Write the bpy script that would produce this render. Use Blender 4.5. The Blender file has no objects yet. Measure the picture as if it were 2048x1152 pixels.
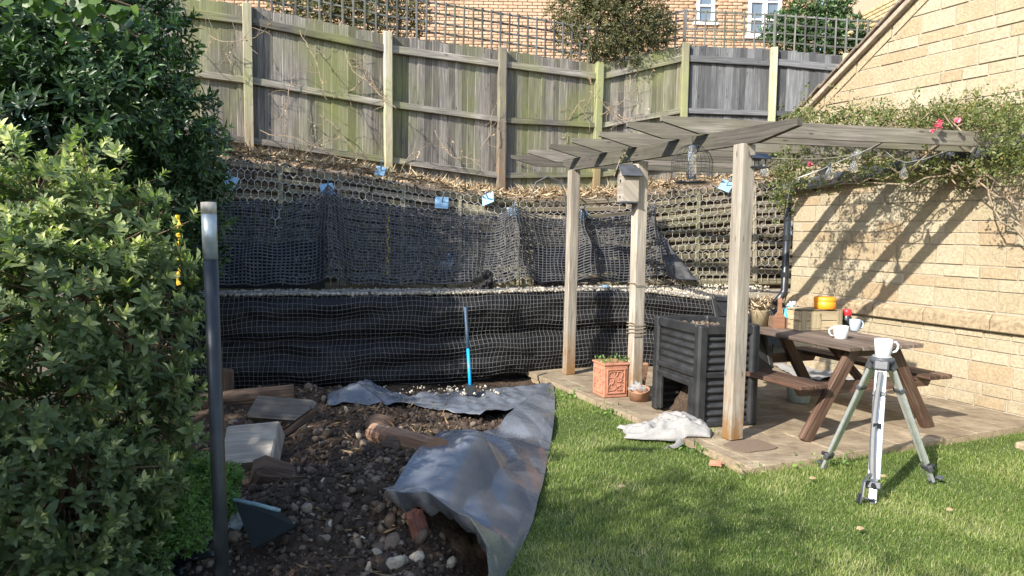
import bpy, bmesh, math, random
import numpy as np
from mathutils import Vector, Matrix, noise
random.seed(7); rng = np.random.default_rng(7)
R = math.radians
SC = bpy.context.scene
COL = SC.collection

# ------------------------------------------------------------------ camera
CAMZ, PITCH, ROLL, FPX = 1.62, R(4.3), R(1.0), 1480.0
f_ = Vector((0, math.cos(PITCH), -math.sin(PITCH)))
r0 = Vector((1, 0, 0)); u0 = Vector((0, math.sin(PITCH), math.cos(PITCH)))
U_ = u0*math.cos(ROLL) - r0*math.sin(ROLL)
R_ = r0*math.cos(ROLL) + u0*math.sin(ROLL)
cam = bpy.data.cameras.new('camera'); camo = bpy.data.objects.new('camera', cam); COL.objects.link(camo)
M = Matrix((R_, U_, -f_)).transposed().to_4x4(); M.translation = (0, 0, CAMZ)
camo.matrix_world = M
cam.sensor_width = 36; cam.lens = 36*FPX/2048; cam.clip_start = 0.05; cam.clip_end = 600
SC.camera = camo
# ------------------------------------------------------------------ light
SUN_AZ, SUN_EL = R(43), R(33)          # direction the light travels towards (from +Y to +X), height
w = bpy.data.worlds.new('World'); SC.world = w; w.use_nodes = True
nt = w.node_tree; bg = nt.nodes['Background']
sky = nt.nodes.new('ShaderNodeTexSky'); sky.sky_type = 'NISHITA'; sky.sun_disc = False
sky.sun_elevation = SUN_EL; sky.sun_rotation = SUN_AZ + math.pi
sky.air_density = 1.0; sky.dust_density = 1.0
nt.links.new(sky.outputs[0], bg.inputs[0]); bg.inputs[1].default_value = 0.15
sl = bpy.data.lights.new('sun', 'SUN'); sl.energy = 3.9; sl.angle = R(0.55); sl.color = (1, .95, .87)
so = bpy.data.objects.new('sun', sl); COL.objects.link(so)
sdir = Vector((math.sin(SUN_AZ)*math.cos(SUN_EL), math.cos(SUN_AZ)*math.cos(SUN_EL), -math.sin(SUN_EL)))
so.rotation_euler = sdir.to_track_quat('-Z', 'Y').to_euler(); so.location = (-8, -10, 9)
SC.view_settings.view_transform = 'Standard'; SC.view_settings.look = 'None'
SC.view_settings.exposure = 1.36; SC.view_settings.gamma = 1
# ------------------------------------------------------------------ pixel helpers (2048 x 1152 photograph)
C0 = Vector((0, 0, CAMZ))
def ray(px, py): return (f_ + R_*((px-1024)/FPX) - U_*((py-576)/FPX))
def P(px, py, d):                 # point on the sight line at distance Y = d
    r = ray(px, py); return C0 + r*(d/r.y)
def G(px, py, z=0.0):             # point on the level z
    r = ray(px, py); return C0 + r*((z-CAMZ)/r.z)
# ------------------------------------------------------------------ scene helpers
def empty(name, loc, label=None, cat=None, group=None, kind=None):
    o = bpy.data.objects.new(name, None); COL.objects.link(o); o.location = loc; o.empty_display_size = .1
    return tag(o, label, cat, group, kind)
def tag(o, label=None, cat=None, group=None, kind=None):
    if label: o['label'] = label
    if cat: o['category'] = cat
    if group: o['group'] = group
    if kind: o['kind'] = kind
    return o
def wloc(o):
    v = Vector(o.location)
    return v if o.parent is None or o.type != 'EMPTY' else v
def setparent(o, p):
    o.parent = p
    if p is not None:
        o.matrix_parent_inverse = Matrix.Translation(-Vector(p.location)) if p.type == 'EMPTY' else Matrix()
def link(name, me, mat, parent=None, smooth=False):
    o = bpy.data.objects.new(name, me); COL.objects.link(o)
    if mat and not me.materials: me.materials.append(mat)
    if smooth: me.polygons.foreach_set('use_smooth', [True]*len(me.polygons))
    setparent(o, parent); return o
def frame(az, tilt=0.0, roll=0.0):   # columns: x = right, y = heading az (from +Y to +X), z = up
    return Matrix.Rotation(-az, 3, 'Z') @ Matrix.Rotation(tilt, 3, 'X') @ Matrix.Rotation(roll, 3, 'Y')
class MB:
    def __init__(s): s.v = []; s.f = []; s.uv = []
    def add(s, vs, fs, uvs):
        b = len(s.v); s.v += [tuple(p) for p in vs]
        for fc, uu in zip(fs, uvs): s.f.append([b+i for i in fc]); s.uv.append(uu)
        return s
    def box(s, c, size, Rm=None, bev=0.0, jit=0.0):
        Rm = Rm or Matrix.Identity(3); c = Vector(c)
        h = [x/2 for x in size]; b = min(bev, min(h)*.9)
        la = max(range(3), key=lambda i: size[i]); oa = [i for i in range(3) if i != la]
        off = random.random()*20
        loc = []; fs = []
        if b <= 0:
            for sx in (-1, 1):
                for sy in (-1, 1):
                    for sz in (-1, 1): loc.append(Vector((sx*h[0], sy*h[1], sz*h[2])))
            fs = [(0,1,3,2),(4,6,7,5),(0,4,5,1),(2,3,7,6),(0,2,6,4),(1,5,7,3)]
        else:
            idx = {}
            for sx in (-1, 1):
                for sy in (-1, 1):
                    for sz in (-1, 1):
                        sg = (sx, sy, sz)
                        for a in range(3):
                            p = [sg[i]*(h[i] if i == a else h[i]-b) for i in range(3)]
                            idx[sg+(a,)] = len(loc); loc.append(Vector(p))
            for a in range(3):
                o1, o2 = [(1,2),(2,0),(0,1)][a]
                for sa in (-1, 1):
                    q = []
                    for (s1, s2) in ((-1,-1),(1,-1),(1,1),(-1,1)):
                        sg = [0]*3; sg[a] = sa; sg[o1] = s1; sg[o2] = s2; q.append(idx[tuple(sg)+(a,)])
                    fs.append(q if sa > 0 else q[::-1])
            for a in range(3):       # edges along axis a
                o1, o2 = [(1,2),(2,0),(0,1)][a]
                for s1 in (-1, 1):
                    for s2 in (-1, 1):
                        k = []
                        for sa in (-1, 1):
                            sg = [0]*3; sg[a] = sa; sg[o1] = s1; sg[o2] = s2; sg = tuple(sg)
                            k.append((idx[sg+(o1,)], idx[sg+(o2,)]))
                        q = [k[0][0], k[1][0], k[1][1], k[0][1]]
                        fs.append(q if s1*s2 < 0 else q[::-1])
            for sx in (-1, 1):
                for sy in (-1, 1):
                    for sz in (-1, 1):
                        q = [idx[(sx,sy,sz,a)] for a in range(3)]
                        fs.append(q if sx*sy*sz > 0 else q[::-1])
        if jit: loc = [p + Vector((random.uniform(-jit, jit) for _ in range(3))) for p in loc]
        uvs = [[(loc[i][oa[0]] + loc[i][oa[1]] + off, loc[i][la] + off*.37) for i in fc] for fc in fs]
        return s.add([c + Rm @ p for p in loc], fs, uvs)
    def prism(s, poly, o, ax, ay, az_, th, bev=0.0):   # polygon in (ax, ay) at o, thickness th along az_
        o = Vector(o); n = len(poly); off = random.random()*20
        def pt(q, t): return o + ax*q[0] + ay*q[1] + az_*t
        cx = sum(q[0] for q in poly)/n; cy = sum(q[1] for q in poly)/n
        def ins(q, b):
            d = math.hypot(q[0]-cx, q[1]-cy) or 1
            k = max(0.0, 1 - b*1.3/d); return (cx+(q[0]-cx)*k, cy+(q[1]-cy)*k)
        ring = [(poly, 0.0), (poly, th-bev)] + ([([ins(q, bev) for q in poly], th)] if bev else [])
        vs = []; uvp = []
        for pl, t in ring:
            for q in pl: vs.append(pt(q, t)); uvp.append((q[1]+off+t, q[0]+off*.3))
        fs = [list(range(n))[::-1]]
        for k in range(len(ring)-1):
            for i in range(n):
                j = (i+1) % n; fs.append([k*n+i, k*n+j, (k+1)*n+j, (k+1)*n+i])
        fs.append([(len(ring)-1)*n+i for i in range(n)])
        return s.add(vs, fs, [[uvp[i] for i in fc] for fc in fs])
    def tube(s, pts, r, n=6, caps=True, flat=1.0):
        pts = [Vector(p) for p in pts]; m = len(pts)
        rs = r if isinstance(r, (list, tuple)) else [r]*m
        off = random.random()*20; vs = []; uvp = []; L = 0
        t0 = (pts[1]-pts[0]).normalized()
        ref = Vector((0,0,1)) if abs(t0.z) < .9 else Vector((1,0,0))
        nx = t0.cross(ref).normalized()
        for i in range(m):
            t = (pts[min(i+1, m-1)] - pts[max(i-1, 0)]).normalized()
            nx = (nx - t*nx.dot(t)).normalized(); ny = t.cross(nx)
            if i: L += (pts[i]-pts[i-1]).length
            for k in range(n):
                a = 2*math.pi*k/n
                vs.append(pts[i] + (nx*math.cos(a) + ny*math.sin(a)*flat)*rs[i]); uvp.append((a*rs[i]+off, L+off*.37))
        fs = []
        for i in range(m-1):
            for k in range(n):
                j = (k+1) % n; fs.append([i*n+k, i*n+j, (i+1)*n+j, (i+1)*n+k])
        if caps: fs.append(list(range(n))[::-1]); fs.append([(m-1)*n+k for k in range(n)])
        return s.add(vs, fs, [[uvp[i] for i in fc] for fc in fs])
    def lathe(s, prof, c, n=20, Rm=None, arc=2*math.pi):
        c = Vector(c); Rm = Rm or Matrix.Identity(3); vs = []; uvp = []; fs = []
        full = abs(arc-2*math.pi) < 1e-6; nn = n if full else n+1
        for (r, z) in prof:
            for k in range(nn):
                a = arc*k/n; vs.append(c + Rm @ Vector((r*math.cos(a), r*math.sin(a), z))); uvp.append((a*r, z))
        for i in range(len(prof)-1):
            for k in range(n):
                j = (k+1) % nn; fs.append([i*nn+k, i*nn+j, (i+1)*nn+j, (i+1)*nn+k])
        return s.add(vs, fs, [[uvp[i] for i in fc] for fc in fs])
    def grid(s, pts, uvs=None):       # pts[row][col]
        nr, nc = len(pts), len(pts[0]); vs = [p for rw in pts for p in rw]; fs = []
        for i in range(nr-1):
            for j in range(nc-1): fs.append([i*nc+j, i*nc+j+1, (i+1)*nc+j+1, (i+1)*nc+j])
        uvp = [(vs[k][0]+vs[k][1], vs[k][2]) for k in range(len(vs))]
        return s.add(vs, fs, [[uvp[i] for i in fc] for fc in fs])
    def mesh(s, name):
        me = bpy.data.meshes.new(name); me.from_pydata(s.v, [], s.f)
        ul = me.uv_layers.new(name='UVMap')
        ul.data.foreach_set('uv', [x for uu in s.uv for q in uu for x in q]); me.update(); return me
    def build(s, name, mat, parent=None, smooth=False): return link(name, s.mesh(name), mat, parent, smooth)
def npmesh(name, V, F, mat, parent=None, tint=None, smooth=False):
    me = bpy.data.meshes.new(name); k = F.shape[1]
    me.vertices.add(len(V)); me.vertices.foreach_set('co', np.ascontiguousarray(V, dtype=np.float32).ravel())
    me.loops.add(F.size); me.loops.foreach_set('vertex_index', np.ascontiguousarray(F, dtype=np.int32).ravel())
    me.polygons.add(len(F)); me.polygons.foreach_set('loop_start', np.arange(0, F.size, k, dtype=np.int32))
    try: me.polygons.foreach_set('loop_total', np.full(len(F), k, dtype=np.int32))
    except Exception: pass
    if smooth: me.polygons.foreach_set('use_smooth', np.ones(len(F), dtype=bool))
    if tint is not None:
        a = me.attributes.new('tint', 'FLOAT', 'POINT'); a.data.foreach_set('value', np.ascontiguousarray(tint, dtype=np.float32))
    me.update(calc_edges=True); me.validate()
    return link(name, me, mat, parent)
LEAF = (np.array([[0,0,0],[.3,.42,.04],[.3,0,-.02],[.3,-.42,.04],[.68,.36,-.02],[.68,0,-.09],[.68,-.36,-.02],[1,0,-.2]]),
        np.array([[0,2,1],[0,3,2],[1,2,4],[2,5,4],[2,3,5],[3,6,5],[4,5,7],[5,6,7]]))
SMALL = (np.array([[0,0,0],[.45,.5,.06],[.5,0,-.06],[.45,-.5,.06],[1,0,-.12]]), np.array([[0,2,1],[0,3,2],[1,2,4],[2,3,4]]))
BLADE = (np.array([[0,.5,0],[0,-.5,0],[.55,.36,.0],[.55,-.36,.0],[1,0,-.18]]), np.array([[0,1,3],[0,3,2],[2,3,4]]))
def norm(a): return a/np.maximum(np.linalg.norm(a, axis=1, keepdims=True), 1e-9)
def leaves(name, pos, d, up, ln, wd, mat, parent=None, tpl=LEAF, tint=None):
    T, F = tpl; n = len(pos); d = norm(d); s = norm(np.cross(up, d)); u = np.cross(d, s)
    ln = np.broadcast_to(ln, (n,)); wd = np.broadcast_to(wd, (n,))
    V = pos[:,None,:] + T[None,:,0,None]*(d*ln[:,None])[:,None,:] + T[None,:,1,None]*(s*wd[:,None])[:,None,:] + T[None,:,2,None]*(u*ln[:,None])[:,None,:]
    FF = F[None] + (np.arange(n)*len(T))[:,None,None]
    tt = np.repeat(tint if tint is not None else rng.random(n), len(T))
    return npmesh(name, V.reshape(-1,3), FF.reshape(-1,3), mat, parent, tt)
def rocks(name, pos, size, mat, parent=None, tint=None, sub=1, flat=.75, jit=.3):
    bm = bmesh.new(); bmesh.ops.create_icosphere(bm, subdivisions=sub, radius=1)
    T = np.array([v.co[:] for v in bm.verts]); F = np.array([[v.index for v in f.verts] for f in bm.faces]); bm.free()
    n = len(pos); A = rng.normal(size=(n,3,3)); Q = np.linalg.qr(A)[0]
    sc = np.stack([rng.uniform(.8,1.3,n), rng.uniform(.7,1.1,n), rng.uniform(.5,.9,n)*flat/.75], 1)*size[:,None]
    lob = np.zeros((n, len(T)))
    for _ in range(4): lob += np.maximum(0, np.einsum('nj,kj->nk', norm(rng.normal(size=(n,3))), T)-.25)*rng.uniform(-.95, .75, (n,1))
    X = T[None]*(1+rng.uniform(-jit, jit, (n,len(T),1))+lob[:,:,None]); X = X*sc[:,None,:]
    V = np.einsum('nij,nkj->nki', Q, X) + pos[:,None,:]
    FF = F[None] + (np.arange(n)*len(T))[:,None,None]
    tt = np.repeat(tint if tint is not None else rng.random(n), len(T))
    return npmesh(name, V.reshape(-1,3), FF.reshape(-1,3), mat, parent, tt)
def fbm(x, y, z=0.0, o=4): return noise.fractal(Vector((x, y, z)), 1.0, 2.0, o)
def interp(x, xs, ys): return float(np.interp(x, xs, ys))
# ------------------------------------------------------------------ materials
class Mat:
    def __init__(s, name):
        s.m = bpy.data.materials.new(name); s.m.use_nodes = True; s.t = s.m.node_tree
        s.b = s.t.nodes['Principled BSDF']; s.out = s.t.nodes['Material Output']
    def n(s, ty, **kw):
        nd = s.t.nodes.new('ShaderNode'+ty)
        for k, v in kw.items():
            if k in nd.inputs.keys() if hasattr(nd.inputs, 'keys') else False: nd.inputs[k].default_value = v
            else: setattr(nd, k, v)
        return nd
    def l(s, a, b): s.t.links.new(a, b)
    def coord(s, kind='Object', scale=(1,1,1)):
        tc = s.t.nodes.new('ShaderNodeTexCoord') if kind != 'Position' else s.t.nodes.new('ShaderNodeNewGeometry')
        mp = s.t.nodes.new('ShaderNodeMapping'); mp.inputs['Scale'].default_value = scale
        s.l(tc.outputs[kind], mp.inputs['Vector']); return mp.outputs[0]
    def noise(s, vec, scale, detail=4, rough=.6, dist=0):
        nd = s.t.nodes.new('ShaderNodeTexNoise'); nd.inputs['Scale'].default_value = scale
        nd.inputs['Detail'].default_value = detail; nd.inputs['Roughness'].default_value = rough; nd.inputs['Distortion'].default_value = dist
        if vec is not None: s.l(vec, nd.inputs['Vector'])
        return nd.outputs['Fac']
    def ramp(s, fac, stops):
        nd = s.t.nodes.new('ShaderNodeValToRGB'); e = nd.color_ramp.elements
        while len(e) < len(stops): e.new(.5)
        for i, (p, c) in enumerate(stops):
            e[i].position = p; e[i].color = (c if isinstance(c, tuple) else (c, c, c)) + (1,)
        s.l(fac, nd.inputs[0]); return nd.outputs[0]
    def mix(s, fac, a, b, mode='MIX'):
        nd = s.t.nodes.new('ShaderNodeMix'); nd.data_type = 'RGBA'; nd.blend_type = mode
        for sock, v in ((nd.inputs[0], fac), (nd.inputs[6], a), (nd.inputs[7], b)):
            if hasattr(v, 'links'): s.l(v, sock)
            elif isinstance(v, tuple): sock.default_value = v + (1,)
            else: sock.default_value = v
        return nd.outputs[2]
    def color(s, c):
        if hasattr(c, 'links'): s.l(c, s.b.inputs['Base Color'])
        else: s.b.inputs['Base Color'].default_value = c + (1,)
        return s
    def bump(s, h, strength=.4, dist=.01):
        nd = s.t.nodes.new('ShaderNodeBump'); nd.inputs['Strength'].default_value = strength; nd.inputs['Distance'].default_value = dist
        s.l(h, nd.inputs['Height']); s.l(nd.outputs[0], s.b.inputs['Normal']); return s
    def set(s, **kw):
        for k, v in kw.items(): s.b.inputs[k.replace('_', ' ')].default_value = v
        return s
    def rand(s): return s.n('ObjectInfo').outputs['Random']
    def attr(s, name='tint'):
        nd = s.t.nodes.new('ShaderNodeAttribute'); nd.attribute_name = name; return nd.outputs['Fac']
def plain(name, c, rough=.6, metal=0.0, var=.25, sc=30, bump=.15, spec=.5):
    m = Mat(name); v = m.coord('Object'); nz = m.noise(v, sc)
    d = tuple(x*(1-var) for x in c); l = tuple(min(1, x*(1+var)) for x in c)
    m.color(m.ramp(nz, [(.3, d), (.7, l)])); m.set(Roughness=rough, Metallic=metal)
    m.b.inputs['Specular IOR Level'].default_value = spec
    if bump: m.bump(nz, bump, .005)
    return m.m
def wood(name, dark, mid, light, algae=None, alg_amt=.0, rough=.85, knots=True, stain=None, stain_z=None, alg_t=0.0):
    m = Mat(name); uv = m.coord('UV', (1,1,1))
    mp = m.coord('UV', (55, 2.2, 1)); g = m.noise(mp, 1.0, 6, .65, .6)
    c = m.ramp(g, [(.28, dark), (.5, mid), (.72, light)])
    big = m.noise(m.coord('UV', (6, 1.1, 1)), 1.0, 3, .6)
    c = m.mix(m.ramp(big, [(.35, 0.0), (.68, .7)]), c, tuple(x*.55 for x in mid))
    vo = m.t.nodes.new('ShaderNodeTexVoronoi'); vo.inputs['Scale'].default_value = 1.0; m.l(m.coord('UV', (11, 3.4, 1)), vo.inputs['Vector'])
    c = m.mix(m.ramp(vo.outputs['Distance'], [(.04, .85), (.13, 0.0)]), c, tuple(x*.45 for x in dark))
    rv = m.ramp(m.rand(), [(0, .52), (1, 1.4)])
    c = m.mix(1.0, c, rv, 'MULTIPLY')
    if algae:
        an = m.noise(m.coord('Position', (1,1,.45)), 1.3, 4, .6)
        c = m.mix(m.ramp(an, [(.5-.18*alg_amt+alg_t, 0.0), (.72-.1*alg_amt+alg_t, alg_amt)]), c, algae)
    if stain:
        geo = m.n('NewGeometry'); sp = m.n('SeparateXYZ'); m.l(geo.outputs['Position'], sp.inputs[0])
        mr = m.n('MapRange'); mr.inputs[1].default_value = stain_z[0]; mr.inputs[2].default_value = stain_z[1]
        mr.inputs[3].default_value = 1; mr.inputs[4].default_value = 0; m.l(sp.outputs[2], mr.inputs[0])
        sn = m.noise(m.coord('Position', (6,6,3)), 1.0, 4, .7)
        ml = m.n('Math', operation='MULTIPLY'); m.l(mr.outputs[0], ml.inputs[0]); m.l(m.ramp(sn, [(.38,0.0),(.55,1.0)]), ml.inputs[1])
        c = m.mix(ml.outputs[0], c, stain)
    m.color(c); m.set(Roughness=rough); m.b.inputs['Specular IOR Level'].default_value = .25
    return m.bump(g, .5, .006).m
def leafmat(name, dark, mid, light, trans=.3, rough=.4, tip=None):
    m = Mat(name); c = m.ramp(m.attr(), [(0, dark), (.55, mid), (.85, light)] + ([(1, tip)] if tip else []))
    m.color(c); m.set(Roughness=rough)
    tr = m.n('BsdfTranslucent'); tc = m.mix(1.0, c, (1.0, 1.25, .5), 'MULTIPLY'); m.l(tc, tr.inputs[0])
    mx = m.n('MixShader'); mx.inputs[0].default_value = trans
    m.l(m.b.outputs[0], mx.inputs[1]); m.l(tr.outputs[0], mx.inputs[2]); m.l(mx.outputs[0], m.out.inputs['Surface'])
    return m.m
def tintmat(name, stops, rough=.95, bump=None):
    m = Mat(name); c = m.ramp(m.attr(), stops); nz = m.noise(m.coord('Object'), 60, 4)
    c = m.mix(1.0, c, m.ramp(nz, [(.25, .6), (.75, 1.25)]), 'MULTIPLY')
    m.color(c); m.set(Roughness=rough); m.b.inputs['Specular IOR Level'].default_value = .2
    if bump: m.bump(nz, bump, .01)
    return m.m
X = {}
X['fence'] = wood('fence_wood', (.055,.05,.045), (.205,.185,.16), (.42,.385,.335), (.20,.215,.06), .7, alg_t=.05)
X['fencegrey'] = wood('fence_wood_grey', (.045,.046,.05), (.105,.107,.11), (.19,.192,.192))
X['fpost'] = wood('fence_post_wood', (.16,.13,.09), (.38,.33,.25), (.52,.47,.38), (.30,.34,.12), .6, stain=(.20,.12,.07), stain_z=(2.2,3.2))
X['trellis'] = wood('trellis_wood', (.05,.05,.05), (.11,.11,.105), (.18,.18,.17), (.14,.16,.08), .4)
X['post'] = wood('pergola_post_wood', (.13,.105,.078), (.32,.28,.225), (.48,.435,.365), stain=(.20,.10,.03), stain_z=(.05,.62))
X['rafter'] = wood('pergola_rafter_wood', (.05,.044,.036), (.135,.12,.10), (.23,.208,.178), (.14,.15,.07), .4, alg_t=.03)
X['table'] = wood('table_wood', (.035,.02,.014), (.10,.055,.036), (.22,.155,.115), rough=.6)
X['tabletop'] = wood('bleached_table_wood', (.055,.04,.03), (.15,.11,.085), (.27,.22,.18), rough=.7)
X['crib'] = wood('crib_timber', (.07,.055,.04), (.20,.165,.12), (.34,.29,.225), (.22,.22,.10), .4)
X['crate'] = wood('crate_wood', (.20,.15,.08), (.38,.30,.18), (.52,.44,.29))
X['sleeper'] = wood('old_sleeper_wood', (.10,.09,.075), (.24,.22,.19), (.38,.355,.31))
X['rot'] = wood('rotten_wood', (.025,.017,.012), (.10,.065,.045), (.24,.165,.115))
m = Mat('stone_block'); rd = m.rand(); oc = m.coord('Position')
c = m.ramp(rd, [(0, (.335,.277,.178)), (.35, (.365,.308,.21)), (.65, (.385,.333,.233)), (.88, (.335,.252,.155)), (1, (.355,.283,.183))])
n1 = m.noise(oc, 38, 5, .7); n2 = m.noise(oc, 9, 3)
c = m.mix(1.0, c, m.ramp(n1, [(.3, .68), (.65, 1.12)]), 'MULTIPLY')
c = m.mix(m.ramp(n2, [(.55, 0.0), (.75, .45)]), c, (.34,.24,.135))
geo = m.n('NewGeometry'); sp = m.n('SeparateXYZ'); m.l(geo.outputs['Position'], sp.inputs[0]); mr = m.n('MapRange'); mr.inputs[1].default_value = .05; mr.inputs[2].default_value = .42; mr.inputs[3].default_value = 1; mr.inputs[4].default_value = 0; m.l(sp.outputs[2], mr.inputs[0])
ml = m.n('Math', operation='MULTIPLY'); m.l(mr.outputs[0], ml.inputs[0]); m.l(m.ramp(m.noise(oc, 5, 5, .7), [(.35,0.0),(.7,.8)]), ml.inputs[1]); c = m.mix(ml.outputs[0], c, (.19,.14,.085))
st = m.noise(m.coord('Position', (2.5,2.5,.5)), 1.4, 4, .65); c = m.mix(m.ramp(st, [(.5,0.0),(.75,.35)]), c, (.24,.185,.115))
m.color(c); m.set(Roughness=.95); m.b.inputs['Specular IOR Level'].default_value = .15; X['stone'] = m.bump(n1, .7, .014).m
X['mortar'] = plain('mortar', (.31,.27,.205), .95, var=.15, sc=60)
X['plinth'] = plain('plinth_stone', (.27,.205,.125), .95, var=.35, sc=26, bump=.5)
m = Mat('paving'); oc = m.coord('Position'); n1 = m.noise(oc, 5, 6, .65); n2 = m.noise(m.coord('Position', (3,14,3)), 3, 4)
c = m.ramp(n1, [(.3, (.175,.13,.085)), (.55, (.285,.225,.15)), (.75, (.36,.295,.205))])
c = m.mix(1.0, c, m.ramp(n2, [(.3, .7), (.7, 1.15)]), 'MULTIPLY'); c = m.mix(1.0, c, m.ramp(m.rand(), [(0, .85), (1, 1.15)]), 'MULTIPLY')
m.color(c); m.set(Roughness=.9); m.b.inputs['Specular IOR Level'].default_value = .25; X['paving'] = m.bump(n2, .35, .01).m
X['soil'] = None
m = Mat('soil'); oc = m.coord('Position'); n1 = m.noise(oc, 28, 6, .75); n2 = m.noise(oc, 3.0, 4)
c = m.ramp(n1, [(.3, (.04,.028,.02)), (.55, (.10,.071,.051)), (.8, (.19,.14,.10))])
c = m.mix(1.0, c, m.ramp(n2, [(.3, .65), (.7, 1.3)]), 'MULTIPLY'); m.color(c); m.set(Roughness=1); m.b.inputs['Specular IOR Level'].default_value = .1
X['soil'] = m.bump(n1, 1.0, .03).m
X['clod'] = tintmat('soil_clods', [(0, (.045,.032,.024)), (.5, (.105,.078,.058)), (.85, (.185,.142,.108)), (1, (.29,.24,.185))], bump=.6)
X['pebble'] = tintmat('pale_stones', [(0, (.22,.175,.125)), (.5, (.33,.28,.21)), (1, (.46,.42,.35))], bump=.4)
X['cribstone'] = tintmat('crib_stone', [(0, (.07,.055,.04)), (.6, (.15,.12,.085)), (1, (.30,.25,.17))], bump=.4)
X['gravel'] = tintmat('cream_gravel', [(0, (.30,.255,.19)), (.5, (.42,.37,.285)), (1, (.52,.48,.41))], bump=.3)
m = Mat('lawn_soil'); oc = m.coord('Position'); n1 = m.noise(oc, 2.2, 4); n2 = m.noise(oc, 40, 4)
c = m.ramp(n1, [(.3, (.06,.09,.025)), (.6, (.10,.12,.036)), (.78, (.21,.16,.085))]); c = m.mix(1.0, c, m.ramp(n2, [(.3, .6), (.7, 1.3)]), 'MULTIPLY')
m.color(c); m.set(Roughness=1); X['lawn'] = m.m
X['grass'] = leafmat('grass_blades', (.085,.14,.027), (.205,.275,.062), (.36,.40,.13), .45, .6, (.52,.45,.27))
X['black_fabric'] = plain('black_geotextile', (.013,.0125,.0125), .6, var=.45, sc=9, bump=.3, spec=.22)
X['net'] = plain('net_strand', (.13,.13,.128), .6, var=.3, sc=20, bump=0)
X['netup'] = plain('net_strand_black', (.065,.065,.067), .55, var=.4, sc=14, bump=0)
X['wire'] = plain('galvanised_wire', (.55,.52,.47), .45, .35, var=.25, sc=14, bump=0)
X['bluesteel'] = plain('pale_blue_plate', (.21,.35,.48), .5, .1, var=.2, sc=30)
m = Mat('polythene'); oc = m.coord('Object'); n1 = m.noise(oc, 3.5, 5, .6); n2 = m.noise(oc, 24, 4)
c = m.ramp(n1, [(.35, (.105,.118,.142)), (.6, (.125,.135,.153)), (.8, (.15,.15,.15))])
m.color(c); m.l(m.ramp(n2, [(.3, .16), (.7, .34)]), m.b.inputs['Roughness']); X['poly'] = m.bump(m.noise(oc, 5, 2, .5, .6), .07, .02).m
X['blackplastic'] = plain('black_recycled_plastic', (.019,.0195,.0205), .55, var=.55, sc=9, bump=.25)
X['tar'] = plain('black_painted_metal', (.018,.02,.024), .35, var=.3, sc=12, bump=.1)
X['slate'] = plain('dark_slate_grey', (.055,.06,.068), .55, var=.4, sc=14, bump=.3)
X['terracotta'] = plain('terracotta', (.40,.175,.105), .85, var=.25, sc=20, bump=.3)
X['brownpot'] = plain('brown_pot', (.32,.17,.10), .75, var=.3, sc=16)
X['white'] = plain('white_glaze', (.62,.61,.59), .25, var=.03, bump=0)
X['bluemug'] = plain('blue_grey_glaze', (.36,.42,.50), .3, var=.05, bump=0)
X['red'] = plain('red_plastic', (.60,.025,.03), .4, var=.1, bump=0)
X['orange'] = plain('orange_plastic', (.80,.27,.012), .45, var=.06, bump=0)
X['teal'] = plain('teal_plastic', (.05,.33,.42), .45, var=.15)
X['yellow'] = plain('yellow_plastic', (.75,.45,.03), .55, var=.2)
X['alu'] = plain('aluminium', (.62,.64,.63), .38, .75, var=.12, sc=20, bump=.05)
X['alublue'] = plain('aluminium_panel', (.60,.61,.62), .4, .25, var=.06, sc=20, bump=0)
X['darkgrey'] = plain('dark_grey_plastic', (.05,.053,.058), .5, var=.2)
X['cloth'] = plain('grey_white_towel', (.265,.255,.24), .95, var=.1, sc=50, bump=.5)
X['bluehandle'] = plain('bright_blue_fibreglass', (.012,.33,.68), .35, var=.08, bump=0)
X['navy'] = plain('dark_blue_grip', (.03,.06,.10), .5, var=.2)
X['iron'] = plain('dark_iron', (.04,.045,.05), .5, .5, var=.3)
X['bucket'] = plain('translucent_bucket', (.36,.42,.40), .5, var=.1, bump=0)
X['stem'] = plain('brown_stem', (.16,.10,.06), .9, var=.4, sc=40)
X['twig'] = plain('pale_dry_twig', (.24,.185,.125), .9, var=.4, sc=20)
X['pink'] = plain('pink_petal', (.80,.20,.28), .6, var=.25, sc=60, bump=0)
X['greenmetal'] = plain('dark_green_metal', (.007,.010,.010), .95, .0, var=.4, sc=12)
X['greyslab'] = plain('grey_slab', (.30,.33,.35), .7, var=.4, sc=40, bump=.5)
X['brickred'] = plain('red_brick', (.22,.085,.06), .95, var=.35, sc=30, bump=.5)
X['window'] = plain('white_window_frame', (.80,.80,.80), .4, var=.03, bump=0)
m = Mat('window_glass'); m.color((.10,.13,.16)); m.set(Roughness=.05, Metallic=0.0); m.b.inputs['Specular IOR Level'].default_value = 1.0; X['pane'] = m.m
m = Mat('clear_glass'); m.set(Roughness=.02, IOR=1.35); m.b.inputs['Transmission Weight'].default_value = .95; m.color((.95,.97,.98)); X['glass'] = m.m
m = Mat('clear_film'); m.set(Roughness=.15, IOR=1.2, Alpha=.35); m.color((.42,.45,.46)); X['film'] = m.m
def brickm(name, stops):
    m = Mat(name); nz = m.noise(m.coord('Position'), 12, 3)
    c = m.ramp(m.rand(), stops); c = m.mix(1.0, c, m.ramp(nz, [(.3, .85), (.7, 1.12)]), 'MULTIPLY'); m.color(c); m.set(Roughness=.95); return m.m
X['brick'] = brickm('orange_brick', [(0, (.40,.27,.175)), (.5, (.43,.295,.20)), (1, (.38,.245,.155))])
X['brickb'] = tintmat('orange_brick_far', [(0, (.40,.27,.175)), (.5, (.43,.295,.20)), (1, (.38,.245,.155))])
X['ybrick'] = tintmat('yellow_brick', [(0, (.42,.325,.18)), (.5, (.46,.37,.22)), (1, (.40,.30,.16))])
X['bmortar'] = plain('brick_mortar', (.36,.27,.19), .95, var=.1)
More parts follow.
